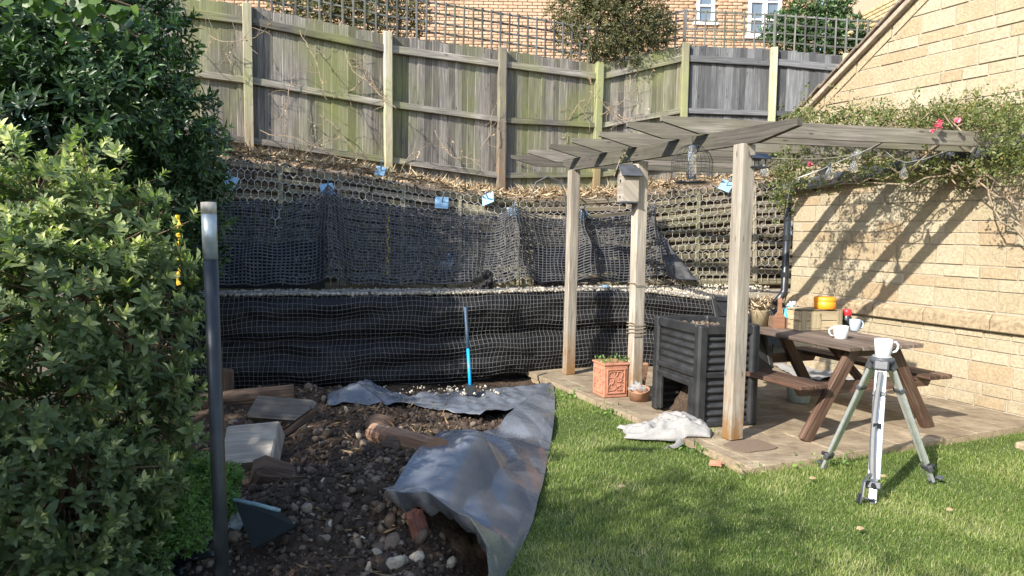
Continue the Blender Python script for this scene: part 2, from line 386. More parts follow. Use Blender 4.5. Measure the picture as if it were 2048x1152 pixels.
X['tile'] = plain('roof_tile', (.16,.12,.09), .9, var=.35, sc=14, bump=.3)
X['verge'] = plain('verge_strip', (.30,.24,.18), .9, var=.3, sc=14, bump=.3)
X['laurel'] = leafmat('laurel_leaf', (.022,.048,.018), (.052,.105,.033), (.12,.205,.055), .28, .42, (.27,.31,.10))
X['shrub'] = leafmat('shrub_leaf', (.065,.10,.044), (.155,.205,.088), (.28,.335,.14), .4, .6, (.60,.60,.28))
X['weed'] = leafmat('weed_leaf', (.06,.13,.025), (.13,.24,.05), (.22,.34,.08), .35, .5)
X['rose'] = leafmat('rose_leaf', (.055,.08,.02), (.13,.155,.042), (.24,.25,.08), .35, .5, (.30,.19,.08))
X['ginkgo'] = leafmat('fan_leaf', (.05,.10,.02), (.08,.15,.03), (.13,.21,.05), .45, .4)
X['bush'] = leafmat('bush_leaf', (.045,.05,.018), (.11,.11,.04), (.20,.185,.075), .3, .6, (.27,.19,.09))
X['dryleaf'] = tintmat('dry_litter', [(0, (.16,.10,.05)), (.5, (.36,.26,.15)), (1, (.55,.44,.29))])
X['ground'] = plain('ground_earth', (.10,.08,.055), 1, var=.4, sc=3)
X['bank'] = plain('bank_earth', (.20,.145,.09), 1, var=.45, sc=7, bump=.6)

# ================================================================== SETTING
LAWNZ, PATZ = 0.0, 0.06
UP = Vector((0,0,1))
g = MB(); g.grid([[(-150,-100,-.06),(150,-100,-.06)],[(-150,200,-.06),(150,200,-.06)]])
tag(g.build('ground', X['ground']), kind='structure')
# ---- house wall frame: W0 where the wall meets the patio at the right edge of the frame
WAZ = R(-24.8); wd_ = Vector((math.sin(WAZ), math.cos(WAZ), 0)); wn = Vector((-wd_.y, wd_.x, 0)); 
if wn.x > 0: wn = -wn                       # out of the wall, towards the garden
W0 = G(2048, 834, PATZ); W0.z = 0
def Wtz(px, py):                            # pixel -> (distance along wall, height) in the wall plane
    r = ray(px, py); k = (W0-C0).dot(wn)/r.dot(wn); q = C0 + r*k
    return ((q-W0).dot(wd_), q.z)
def wp(t, z, o=0.0): return W0 + wd_*t + wn*o + UP*z
T_END = Wtz(1582, 560)[0]
# ---- the retaining bank: base line, top line, fence line
BX = [250, 380, 455, 700, 1000, 1200, 1400, 1600, 1760]
BD = [7.35, 7.65, 7.8, 8.2, 8.75, 9.5, 10.0, 10.5, 11.0]            # distance of the foot of the sloping wall
TY = [295, 305, 315, 345, 402, 400, 372, 352, 345]                # its top edge in the photograph
BASEZ = .95
def bank(px, v, off=0.0):                   # v 0 foot .. 1 top; off = towards the camera
    d0 = interp(px, BX, BD); b = P(px, 500, d0); b.z = BASEZ
    dt = d0 + .85; q = P(px, interp(px, BX, TY), dt)
    p = b.lerp(q, v); p.z = b.z + (q.z-b.z)*v
    return p + Vector((.2, -.9, .38))*off
# fence posts: pixel of post centre, distance, top pixel y, base height
FP = [(215, 9.4, -30, 2.62), (495, 10.0, 8, 2.52), (776, 10.7, 66, 2.36), (1004, 11.4, 97, 2.20), (1197, 12.0, 125, 2.3), (1371, 12.3, 87, 2.5), (1549, 12.1, 96, 2.5), (1692, 11.8, 108, 2.5), (1800, 11.6, 114, 2.5)]
fpos = []
for px, d, ty, bz in FP:
    t = P(px, ty, d); fpos.append((Vector((t.x, t.y, bz)), t.z))
bk = MB()
rows = []
cols = np.linspace(250, 1760, 90)
for j in range(26):
    rw = []
    for px in cols:
        if j <= 8: p = bank(px, j/8) + Vector((0,.12,-.05))
        else:
            a = bank(px, 1.0) + Vector((0,.12,-.05)); s = (j-8)/8.0
            fx = np.interp(px, [q[0] for q in FP], range(len(FP))); i = min(int(fx), len(FP)-2); t = fx-i
            fb = fpos[i][0].lerp(fpos[i+1][0], t)
            if s <= 1: p = a.lerp(fb, s)
            else: p = fb + (fb - Vector((0,0,fb.z))).normalized()*((s-1)*40) ; 
            if s > 1: p.z = fb.z
        p = p + Vector((0,0,.05*fbm(p.x*2, p.y*2)))
        rw.append(p)
    rows.append(rw)
bk.grid(rows); tag(bk.build('hillside', X['bank'], smooth=True), kind='structure')

# ================================================================== STONE HOUSE (right)
v1 = Wtz(1605, 237); v2 = Wtz(1835, 0); vs = (v2[1]-v1[1])/(v2[0]-v1[0])
def vz(t): return v1[1] + vs*(t-v1[0])
house = empty('stone_house', wp(0, 0), 'cream stone block gable wall of the house with rafter shadows', 'house')
mb = MB()
T0, T1 = -3.2, T_END
poly = [(T0,-.05), (T1,-.05), (T1, vz(T1)), (T0, vz(T0))]
mb.prism(poly, W0, wd_, UP, wn*-1, .3)
wall = mb.build('wall', X['mortar'], house)
# blocks
def clip(poly, a, b, c):                    # keep a*x+b*y <= c
    out = []
    for i in range(len(poly)):
        p, q = poly[i], poly[(i+1) % len(poly)]; dp = a*p[0]+b*p[1]-c; dq = a*q[0]+b*q[1]-c
        if dp <= 0: out.append(p)
        if (dp < 0) != (dq < 0) and dp != dq:
            k = dp/(dp-dq); out.append((p[0]+(q[0]-p[0])*k, p[1]+(q[1]-p[1])*k))
    return out
pl1 = Wtz(1700, 597)[1]; pl0 = pl1-.17
z = PATZ+.005; ci = 0; J = .011
pat = [.115,.115,.19,.115,.115,.19,.115,.19]
rest = MB(); nst = 0
while z < 5.3:
    h = pat[ci % len(pat)]; ci += 1
    if pl0-.09 < z < pl0 or z+h > pl0 > z: h = pl0 - z
    if abs(z-pl0) < .02: z = pl1+.012; continue
    if h < .03: z = pl0; continue
    t = T1 - random.choice((0, .08, .16)); first = True; t = T1
    while t > T0:
        L = random.uniform(.22,.36) if h < .15 else random.uniform(.27,.46)
        if first: L *= random.choice((.5, 1.0)); first = False
        a, b = max(t-L, T0), t; t -= L
        q = [(a+J/2, z+J/2), (b-J/2, z+J/2), (b-J/2, z+h-J/2), (a+J/2, z+h-J/2)]
        q = clip(q, -vs, 1, v1[1]-vs*v1[0]-.13)
        if len(q) < 3: continue
        ar = abs(sum(q[i][0]*q[(i+1)%len(q)][1]-q[(i+1)%len(q)][0]*q[i][1] for i in range(len(q))))/2
        if ar < .002: continue
        pr = random.uniform(.008, .018)
        vis = a > -.5
        B = MB() if vis and nst < 300 else rest
        B.prism(q[::-1], W0 - wn*.002, wd_, UP, wn, pr, .007)
        if B is not rest: B.build('stone', X['stone'], wall); nst += 1
    z += h
if rest.f: tag(rest.build('stone', X['stone'], wall), kind='stuff')
# raked verge course under the roof edge
tt = [T1+.02 - k*.42 for k in range(14)]
for a, b in zip(tt[1:], tt[:-1]):
    B = MB(); B.prism([(b-.01, vz(b)-.125), (b-.01, vz(b)-.015), (a+.01, vz(a)-.015), (a+.01, vz(a)-.125)], W0-wn*.002, wd_, UP, wn, .02, .006)
    B.build('stone', X['stone'], wall)
# projecting plinth stones with sloped top
t = T1+.03
while t > T0:
    L = random.uniform(.5,.8); a = max(t-L, T0)
    B = MB(); B.prism([(-.002, pl0+.01), (.055, pl0+.012), (.062, pl0+.02), (.06, pl1-.05), (.03, pl1-.012), (-.002, pl1-.002)], wp(a+.005, 0), wn, UP, wd_, t-a-.01)
    B.build('plinth_stone', X['plinth'], wall); t = a
# roof edge: verge strip and tile ends
roof = MB()
dsl = (wd_*-1 + UP*-vs).normalized(); Lr = 7.2
o = wp(T1+.06, vz(T1+.06)); nrm = dsl.cross(wn).normalized(); nrm = nrm if nrm.z > 0 else -nrm
mid = o + dsl*(Lr/2)
Rr = Matrix((dsl, -wn, nrm)).transposed()
roof.box(mid - wn*1.4 + nrm*.07, (Lr, 2.9, .03), Rr)
ro = roof.build('roof', X['tile'], house)
B = MB(); B.box(mid + wn*.04 + nrm*.02, (Lr, .10, .05), Rr, .006); B.build('verge_strip', X['verge'], ro)
k = 0.0
while k < Lr:
    B = MB(); B.box(o + dsl*(k+.15) + wn*.055 + nrm*(.075+random.uniform(-.004,.006)), (.335, .11, .026), Rr @ Matrix.Rotation(-.05, 3, 'Y'), .006, .002)
    B.build('tile', X['tile'], ro); k += .30
# far return wall of the same house behind the corner
B = MB(); B.prism([(0,-.05),(0, vz(T1)),(4, vz(T1)),(4,-.05)], wp(T1-.3, 0, -.001), wn*-1, UP, wd_, .299); B.build('return_wall', X['mortar'], house)

# ---- downpipe and sloping gutter
pt = wp(T1+.03, 0, .07)
dp = empty('downpipe', (pt.x, pt.y, .9), 'black downpipe at the far corner of the stone wall', 'pipe')
zt = P(1590, 385, pt.y).z; zb = P(1582, 590, pt.y).z
B = MB(); B.tube([pt+UP*zt, pt+UP*(zb+.06), pt+UP*zb+wn*.03, pt+UP*(zb-.10)+wn*.14], .044, 12); B.build('pipe', X['tar'], dp, True)
for zz in (zt-.55, zb+.25):
    B = MB(); B.tube([pt+UP*(zz-.03), pt+UP*(zz+.03)], .052, 12); B.box(pt+UP*zz-wn*.05, (.1,.05,.04), frame(WAZ)); B.build('bracket', X['tar'], dp)
a = wp(T1+.05, Wtz(1592, 393)[1], .09); b = wp(-.9, Wtz(2048, 318)[1]+.09, .09)
gt = empty('wall_gutter', (a+b)/2, 'dark grey gutter sloping along the stone wall under the rose', 'gutter')
ax = (b-a).normalized(); nn = ax.cross(wn).normalized(); nn = (nn if nn.z > 0 else -nn)*1.35
B = MB(); prof = []
for k in range(9):
    an = math.pi + math.pi*k/8; prof.append((.068*math.cos(an), .068*math.sin(an)+.10))
prof += [(.074,.10+.02), (.066,.12)] ; prof = [(.066,.12),(.074,.10)] + [(.074*math.cos(-q*math.pi/8), .10+.074*math.sin(-q*math.pi/8)) for q in range(1,8)] + [(-.074,.10),(-.066,.12),(-.062,.10)] + [(-.062*math.cos(q*math.pi/8), .10-.062*math.sin(q*math.pi/8)) for q in range(1,8)] + [(.062,.10)]
n = len(prof); vsx = [a + wn*q[0] + nn*q[1] for q in prof] + [b + wn*q[0] + nn*q[1] for q in prof]
fs = [[i, (i+1)%n, n+(i+1)%n, n+i] for i in range(n)]
B.add(vsx, fs, [[(0,0)]*4]*len(fs)); B.build('channel', X['slate'], gt)
for k in range(5):
    q = a.lerp(b, .1+.2*k); B = MB(); B.box(q - wn*.06 + nn*.07, (.03, .06, .1), Matrix((ax, wn, nn)).transposed(), .004); B.build('bracket', X['tar'], gt)

# ================================================================== PATIO
pc = G(1486, 937, PATZ); pc.z = 0
du = Vector((wd_.x, wd_.y, 0)); dv = -wn                      # du away along the wall, dv towards the wall
def puv(px, py): q = G(px, py, PATZ); q.z = 0; q -= pc; return (q.dot(du), q.dot(dv))
ul, vl = puv(1409, 892)
uf, vf = puv(1065, 745)
patio = empty('patio', pc, kind='structure')
outl = [(0.0, .0), (0.0, 4.5), (uf+1.6, 4.5), (uf+1.6, vf+.5), (uf, vf), (ul, vl)]
B = MB(); B.prism([(q[0], q[1]) for q in outl], pc + Vector((0,0,-.08)), du, dv, UP, .125); B.build('patio_bed', X['plinth'], patio)
S = .60
iu = 0
u = -0.0
while u < uf+1.6:
    v = vf - .2 - (.3 if iu % 2 else 0); v = min(v, -.4)
    wdt = random.choice((.45,.6,.6))
    while v < 4.5:
        ln = random.choice((.45,.6,.6,.75)); 
        q = [(u+.004, v+.004), (u+wdt-.004, v+.004), (u+wdt-.004, v+ln-.004), (u+.004, v+ln-.004)]
        # clip to outline (convex parts)
        q = clip(q, -1, 0, 0.012)
        e = (vl-vf)/(ul-uf)          # left edge v = vf + e*(u-uf)
        q = clip(q, e, -1, e*uf-vf+.015)
        e2 = vl/ul                   # chamfer at the front corner
        q = clip(q, e2, -1, .015) if u < ul else q
        v += ln
        if len(q) < 3: continue
        B = MB(); B.prism(q, pc + Vector((0,0,.004+random.uniform(-.002,.002))), du, dv, UP, PATZ-.006, .006); B.build('paving_slab', X['paving'], patio)
    u += wdt; iu += 1
# bare mortar patch beside the near post
pm = G(1500, 892, PATZ)
B = MB(); nb = 22; poly = []
for i in range(nb):
    an = 2*math.pi*i/nb; rr = 1/max(abs(math.cos(an)), abs(math.sin(an)))**.8*(.95+.12*random.random()); poly.append((.13*rr*math.cos(an), .18*rr*math.sin(an)))
B.prism(poly, pm, du, dv, UP, .006); B.build('mortar_patch', plain('brown_mortar', (.15,.105,.07), 1, sc=60), patio)
# low kerb stone at the right edge
B = MB(); q = G(2040, 892, 0); B.box(q+Vector((.35,.05,.02)), (.9,.16,.06), frame(R(-24.8)+R(0)), .012, .004); B.build('kerb_stone', X['paving'], patio)

# ================================================================== SOIL, LAWN
MND = [(-.40,4.25,.85,.33), (-1.0,3.75,.7,.10), (-1.3,5.6,.8,.06), (-.9,5.2,.5,.08), (-2.1,6.6,1.0,.12), (.15,4.3,.45,.06)]
def edge_x(y):                               # lawn edge / sheet right edge
    return interp(y, [2.8,3.5,4.4,5.0,5.6,6.4,8.2], [-.16,-.05,.15,.22,.29,.35,.40])
def base_z(x, y):
    h = -.04
    for mx, my, r, a in MND: h += a*math.exp(-((x-mx)**2+(y-my)**2)/(r*r))
    k = min(1, max(0, (edge_x(y)-x)/.35)); k = k*k*(3-2*k)
    return h*k - .05*(1-k)
def soil_z(x, y):
    h = -.04
    for mx, my, r, a in MND: h += a*math.exp(-((x-mx)**2+(y-my)**2)/(r*r))
    k = min(1, max(0, (edge_x(y)-x)/.35)); k = k*k*(3-2*k)
    return h*k - .05*(1-k) + (.035*fbm(x*2.3, y*2.3, 3, 4) + .018*fbm(x*8, y*8, 1, 3) + .022*(abs(noise.noise(Vector((x*17, y*17, 5))))-.2) + .010*noise.noise(Vector((x*38, y*38, 2))))*(.3+.7*k)
def Gs(px, py, dz=0.0):           # point dz above the soil on the sight line
    z_ = .1
    for _ in range(6): q = G(px, py, z_); z_ = .5*z_ + .5*(soil_z(q.x, q.y)+dz)
    return G(px, py, z_)
gx = np.linspace(-3.3, .5, 230); gy = np.linspace(1.9, 8.3, 330)
V = np.array([[x, y, soil_z(x, y)] for y in gy for x in gx]); nx_ = len(gx)
F = np.array([[j*nx_+i, j*nx_+i+1, (j+1)*nx_+i+1, (j+1)*nx_+i] for j in range(len(gy)-1) for i in range(nx_-1)])
tag(npmesh('soil', V, F, X['soil'], smooth=True), kind='structure')
B = MB(); yy = np.linspace(-3, 9, 40)
B.grid([[Vector((edge_x(y)-.03, y, -.015)), Vector((edge_x(y)+.05, y, -.002)), Vector((8.5, y, 0))] for y in yy]); tag(B.build('lawn', X['lawn']), kind='structure')
# footprint of the polythene sheet on the mound
Lp = [(1088,772),(1060,792),(1000,838),(880,892),(766,957),(850,985),(940,1030),(972,1090),(980,1175)]
Rp_ = [(1106,765),(1110,800),(1107,850),(1097,905),(1082,985),(1062,1045),(1042,1090),(1020,1128),(1000,1180)]
Lz = [.05,.05,.12,.28,.40,.40,.34,.24,.13]
Lw = [G(a, b, z_) for (a, b), z_ in zip(Lp, Lz)]; Rw = [G(a, b, .03) for a, b in Rp_]
foot = [(p.x, p.y) for p in Lw] + [(p.x, p.y) for p in Rw[::-1]]
def under_sheet(x, y):
    c = False; j = len(foot)-1
    for i in range(len(foot)):
        (xi, yi), (xj, yj) = foot[i], foot[j]
        if (yi > y) != (yj > y) and x < (xj-xi)*(y-yi)/(yj-yi)+xi: c = not c
        j = i
    return c
# clods
n = 46000; xs = rng.uniform(-2.6, .25, n); ys = rng.uniform(2.7, 7.4, n)
keep = np.array([x < edge_x(y)-.02 and not (under_sheet(x, y) and under_sheet(x-.16, y-.08)) for x, y in zip(xs, ys)])
dens = np.array([math.exp(-((x+.35)**2/1.1+(y-4.0)**2/1.6)) + .16 for x, y in zip(xs, ys)]); keep &= rng.random(n) < dens*1.1
xs, ys = xs[keep], ys[keep]; n = len(xs)
sz = np.minimum(.004+rng.exponential(.0058, n), .036); zz = np.array([soil_z(x, y) for x, y in zip(xs, ys)])
small = sz < .018
pos = np.stack([xs, ys, zz+sz*.35], 1)
tag(rocks('soil_crumbs', pos[small], sz[small], X['clod'], tint=rng.random(small.sum())**2.0), 'fine crumbly soil crumbs over the dug mound', 'soil', kind='stuff')
tag(rocks('soil_clods', pos[~small], sz[~small], X['clod'], tint=rng.random((~small).sum())**1.9*.95, sub=2, jit=.19), 'rounded brown soil clods heaped on the dug mound', 'soil', kind='stuff')
# grass
def in_lawn(x, y):
    if x < edge_x(y)+.02: return False
    q = Vector((x, y, 0)) - pc; a, b = q.dot(du), q.dot(dv)
    if a > -.01 and b > vl + (vl-vf)/(ul-uf)*(a-ul) - .0 and b > vl/ul*a: return False
    return True
n = 480000; y = 2.9 + 5.4*rng.random(n)**1.25; x = rng.uniform(-.1, 1.0, n)*(y*.75+.1)
cx = np.array([fbm(a*1.1, b*1.1, 5, 3) for a, b in zip(x[:], y[:])])
keep = np.fromiter((in_lawn(a, b) for a, b in zip(x, y)), bool, n) & (rng.random(n) < np.clip(1.0 - (cx-.35)*1.6, .25, 1))
bare = np.zeros(n)
for bx, by, br in ((1240,975,.16),(1345,970,.12),(1400,1030,.14),(1705,1140,.22),(1180,885,.18),(1130,1030,.14),(1960,1060,.16),(1290,1105,.2),(1560,985,.1)):
    q = G(bx, by, 0); bare = np.maximum(bare, np.exp(-((x-q.x)**2+(y-q.y)**2)/br**2))
keep &= rng.random(n) > bare*.8; cx = cx + bare*.5
x, y, cx = x[keep], y[keep], cx[keep]; n = len(x); az = rng.uniform(0, 2*np.pi, n); el = rng.uniform(.25, 1.25, n)
d = np.stack([np.cos(az)*np.cos(el), np.sin(az)*np.cos(el), np.sin(el)], 1)
up = np.stack([-np.cos(az)*np.sin(el), -np.sin(az)*np.sin(el), np.cos(el)], 1)
q = np.stack([x, y], 1) - np.array([pc.x, pc.y]); ed = np.exp(-np.abs(q @ np.array([du.x, du.y]))/.08)
ln = rng.uniform(.014, .042, n)*(1+1.3*ed*rng.random(n))*(1+.5*np.clip(cx*2,-.6,1)); tint = np.clip(.42 + .45*cx + rng.normal(0, .2, n), 0, .9); dry = rng.random(n) < .06+.12*(cx > .25); tint[dry] = rng.uniform(.9, 1, dry.sum())
tag(leaves('grass', np.stack([x, y, np.full(n, -.002)], 1), d, up, ln, rng.uniform(.0028,.005, n), X['grass'], tpl=BLADE, tint=tint), 'short green lawn grass in front of the patio', 'grass', kind='stuff')
wp_ = []
for bx, by, k in ((1425,880,60),(1400,905,50),(1450,900,40),(1640,928,50),(1680,930,40),(1150,790,90),(1120,800,50),(1215,825,50),(1240,835,30),(1500,950,20),(1600,935,30)):
    for _ in range(k):
        q = G(bx+random.gauss(0,16), by+random.gauss(0,7), 0); wp_.append((q.x, q.y, random.uniform(.0,.05)))
n = len(wp_); tag(leaves('clover', np.array(wp_), rng.normal(size=(n,3))+[0,0,.5], rng.normal(size=(n,3))*.4+[0,0,1], rng.uniform(.02,.06,n), rng.uniform(.012,.03,n), X['weed'], None, SMALL), 'clover and small weeds along the patio edge', 'weeds', kind='stuff')

# ================================================================== LOWER RETAINING WALL (black fabric tiers) + nets
LX = [250, 390, 700, 850, 950, 1010, 1065, 1120, 1200, 1300, 1420, 1500, 1560]; LD = [6.95, 7.16, 7.6, 7.83, 8.03, 8.2, 8.42, 8.58, 8.7, 8.82, 8.95, 9.2, 9.6]
TOPZ = .965
def lowp(px, z, off=0.0):
    d = interp(px, LX, LD); p = P(px, 600, d); p.z = z*interp(px, [1280,1400,1500,1560], [1,.90,.80,.74])
    return p + Vector((.18, -.98, 0))*off
def bulge(px, z):
    s = px/95.0
    t = (z/ TOPZ)
    tier = 0 if z < .5 else 1
    zt = (z - tier*.5)/(.5 if tier == 0 else TOPZ-.5); zt = min(max(zt, 0), 1)
    b = .19*math.sqrt(max(0, 1-(2*zt-1)**4)) - .11 + (.05 if tier == 0 else 0)
    ph = 7.0*noise.noise(Vector((s*.28, tier*7, 0)))
    b += .032*math.sin(zt*math.pi*3.4 + ph) * (.5+.9*noise.noise(Vector((s*.6, tier*5, 2))))
    b += .085*noise.noise(Vector((s*.5, z*4.5, 9))) + .02*noise.noise(Vector((s*2.6, z*9, 4)))
    return b
lw = empty('retaining_wall', lowp(900, 0), 'low black fabric-wrapped retaining wall in two bulging tiers', 'wall')
cols = np.linspace(250, 1540, 260)
for tier, (z0, z1) in enumerate(((-.05,.497), (.503, TOPZ))):
    rows = [[lowp(px, z, bulge(px, z)) for px in cols] for z in np.linspace(z0, z1, 34)]
    rows.append([lowp(px, z1, -.25) for px in cols])
    B = MB(); B.grid(rows); B.build('fabric_tier', X['black_fabric'], lw, True)
# shelf of gravel behind it
B = MB(); B.grid([[lowp(px, TOPZ-.02, .01) for px in np.linspace(250,1540,60)], [bank(px, 0, -.1)+Vector((0,0,-.02)) for px in np.linspace(250,1760,60)]])
tag(B.build('terrace', X['gravel']), kind='structure')
n = 5200; pos = []
for i in range(n):
    px = random.uniform(300, 1540); f = random.random()**1.3; a = lowp(px, TOPZ-.015, .03); b = bank(px, 0); b.z = TOPZ-.02
    pos.append(a.lerp(b, f)[:])
pos = np.array(pos); tag(rocks('terrace_gravel', pos + np.array([0,0,.008]), rng.uniform(.008,.024,n), X['gravel']), 'cream gravel along the top of the black retaining wall', 'gravel', kind='stuff')
# strands: ribbons along rows and columns of a surface grid
def strands(rows, r, skip=None):
    nr, nc = len(rows), len(rows[0]); A = np.array([[p[:] for p in rw] for rw in rows])
    segs = []
    for i in range(nr):
        for j in range(nc):
            if skip and skip[i][j]: continue
            if j+1 < nc and not (skip and skip[i][j+1]): segs.append((A[i,j], A[i,j+1]))
            if i+1 < nr and not (skip and skip[i+1][j]): segs.append((A[i,j], A[i+1,j]))
    return segs
def wires(name, segs, r, mat, parent=None):
    S0 = np.array([s[0] for s in segs]); S1 = np.array([s[1] for s in segs]); t = norm(S1-S0); n = len(S0)
    ref = np.where(np.abs(t[:,2:3]) < .9, np.array([[0,0,1.0]]), np.array([[1.0,0,0]])); a = norm(np.cross(t, ref)); b = np.cross(t, a)
    V = []
    for k in range(3):
        an = 2*np.pi*k/3 + .5; V.append(a*np.cos(an)*r + b*np.sin(an)*r)
    V = np.stack([S0+V[0], S0+V[1], S0+V[2], S1+V[0], S1+V[1], S1+V[2]], 1)
    F = np.array([[0,1,4,3],[1,2,5,4],[2,0,3,5]])[None] + (np.arange(n)*6)[:,None,None]
    return npmesh(name, V.reshape(-1,3), F.reshape(-1,4), mat, parent)
CELL = .047
cum = [0]; fine = np.linspace(300, 1535, 600)
pts = [lowp(px, 0) for px in fine]
for i in range(1, 600): cum.append(cum[-1] + (pts[i]-pts[i-1]).length)
ncol = int(cum[-1]/CELL); pxs = [float(np.interp(k*cum[-1]/ncol, cum, fine)) for k in range(ncol+1)]
rows = []
for i in range(24):
    rw = []
    for px in pxs:
        sag = .03*noise.noise(Vector((px/70, i*.2, 4)))
        if i < 21:
            z = .01 + i*(TOPZ+.0)/20; pz = z + sag + .01*math.sin(px/37); rw.append(lowp(px + 7*noise.noise(Vector((px/60, i*.25, 8))), max(pz, .0), max(bulge(px, min(z, TOPZ)), .03) + .022))
        else: rw.append(lowp(px, TOPZ+.02+.02*noise.noise(Vector((px/50, 0, 1))), .03-(i-20)*.045))
    rows.append(rw)
net = wires('netting', strands(rows, 1), .0025, X['net']); tag(net, 'fine square netting stretched over the lower black retaining wall', 'netting')
# upper net, hooked up on pins
NX = [385, 470, 560, 625, 658, 700, 800, 900, 985, 1020, 1060, 1120, 1155, 1200, 1260, 1300, 1330, 1360, 1385]
NY = [420, 418, 418, 408, 392, 412, 428, 440, 438, 430, 442, 448, 440, 446, 440, 432, 480, 535, 580]
def net_v(px): 
    yb = P(px, 0, 1); ybase = 583; return max(.02, (ybase-interp(px, NX, NY))/(ybase-interp(px, BX, TY)))
nxs = list(np.linspace(385, 1385, 118)); rows = []
RID = [(658,26), (1022,22), (1155,18), (1290,18)]
for i in range(27):
    rw = []
    for k, px in enumerate(nxs):
        s = i/26; v = net_v(px)*s
        rid = sum(math.exp(-((px-c-10*(1-s))/wdt)**2) for c, wdt in RID)
        off = .10 + .16*(1-s)**1.5*.8 + .26*rid*(1.0-.3*s) + .10*noise.noise(Vector((px/45, s*2, 3))) + .02*noise.noise(Vector((px/14, s*1.2, 13)))
        pull = sum((c-px)*.42*s*s*math.exp(-((px-c)/60)**2) for c, _ in RID)
        sw = 5*noise.noise(Vector((px/50, s*3, 7)))
        rw.append(bank(min(max(px+pull+sw, 380), 1390), max(0, v + .025*noise.noise(Vector((px/60, s*4, 5)))*s), off))
    rows.append(rw)
un = wires('netting', strands(rows, 1), .0092, X['netup']); tag(un, 'black mesh net hooked up over the sloping bank above the terrace', 'netting')

# dark sheets added to stand in for the shade behind the net
for p0, p1, vt, lb in ((430, 650, .52, 'dark brown fabric patch showing through the left end of the net'), (1065, 1275, .55, 'dark fabric patch behind the net between the pergola posts')):
    rows = [[bank(px, net_v(px)*vt*k/14*(1+.12*noise.noise(Vector((px/40,0,3)))), .085+.03*noise.noise(Vector((px/30, k*.3, 5)))) for px in np.linspace(p0, p1, 40)] for k in range(15)]
    B = MB(); B.grid(rows); tag(B.build('shade_sheet', X['black_fabric'], None, True), lb, 'fabric')
# ================================================================== CRIB WALL + HEXAGONAL WIRE + NAIL PLATES
crib = empty('crib_wall', bank(900, 0), 'weathered timber crib wall with stones between its horizontal rails', 'wall')
nrow = 12; ntm = 0
for i in range(nrow):
    v = (i+.35)/nrow; px = 300 + random.uniform(0,60)
    while px < 1740:
        L = random.uniform(150, 300); q = min(px+L, 1750); a = bank(px+3, v + random.uniform(-.012,.012)); b = bank(q-3, v + random.uniform(-.012,.012))
        t = (b-a).normalized(); nb_ = Vector((.2,-.98,0)); nb_ = (nb_ - t*nb_.dot(t)).normalized(); uu = t.cross(nb_); uu = uu if uu.z > 0 else -uu
        B = MB(); B.box((a+b)/2 - nb_*.01, ((b-a).length, .09, random.uniform(.055,.085)), Matrix((t, nb_, uu)).transposed(), .012, .008)
        B.build('timber_rail', X['crib'], crib); ntm += 1; px = q
for px in range(330, 1740, 118):
    B = MB(); a, b = bank(px, .02, .035), bank(px+random.uniform(-8,8), .97, .03); t = (b-a).normalized(); nb_ = Vector((.2,-.9,.38)).normalized(); s_ = t.cross(nb_).normalized()
    B.box((a+b)/2, (.05, .035, (b-a).length), Matrix((s_, s_.cross(t)*-1, t)).transposed(), .006, .006); B.build('upright', X['crib'], crib)
pos = []; 
for i in range(2600):
    px = random.uniform(300, 1745); k = random.randrange(nrow); v = (k+.72+random.uniform(-.2,.12))/nrow; pos.append((bank(px, v) + Vector((0,.05,0)))[:])
tag(rocks('crib_stones', np.array(pos), rng.uniform(.018,.045,2600), X['cribstone'], crib, tint=rng.random(2600)), kind='stuff')
# hexagonal wire
hexs = []; hw = .092
for (p0, p1) in ((372, 1562),):
    Lh = sum((bank(p0+(p1-p0)*(k+1)/50, .5)-bank(p0+(p1-p0)*k/50, .5)).length for k in range(50))
    nc = int(Lh/hw); nr = 15
    def hp(u, vv):
        px = p0 + (p1-p0)*u/nc; v = vv/nr*1.10
        v += .012*noise.noise(Vector((px/30, v*9, 2)))
        p = bank(px + 3*noise.noise(Vector((px/40, v*5, 6))), min(v, 1.0), .065 + .05*max(0, noise.noise(Vector((px/110, v*2, 1)))))
        if v > 1: p = p + Vector((0, (v-1)*1.2, .02))
        return p
    for r_i in range(nr):
        for c in range(nc):
            o_ = .5 if r_i % 2 else 0.0
            a = hp(c+o_, r_i+.33); b = hp(c+o_, r_i+1.0-.33+.33)          # twisted vertical
            top = hp(c+o_, r_i+1.0); 
            hexs.append((a, top)); 
            l_ = hp(c+o_-.5, r_i+1.33); rgt = hp(c+o_+.5, r_i+1.33)
            hexs.append((top, l_)); hexs.append((top, rgt))
tag(wires('hexagonal_wire_mesh', [(a[:], b[:]) for a, b in hexs], .0034, X['wire']), 'pale hexagonal wire mesh stretched over the timber crib bank', 'wire mesh')
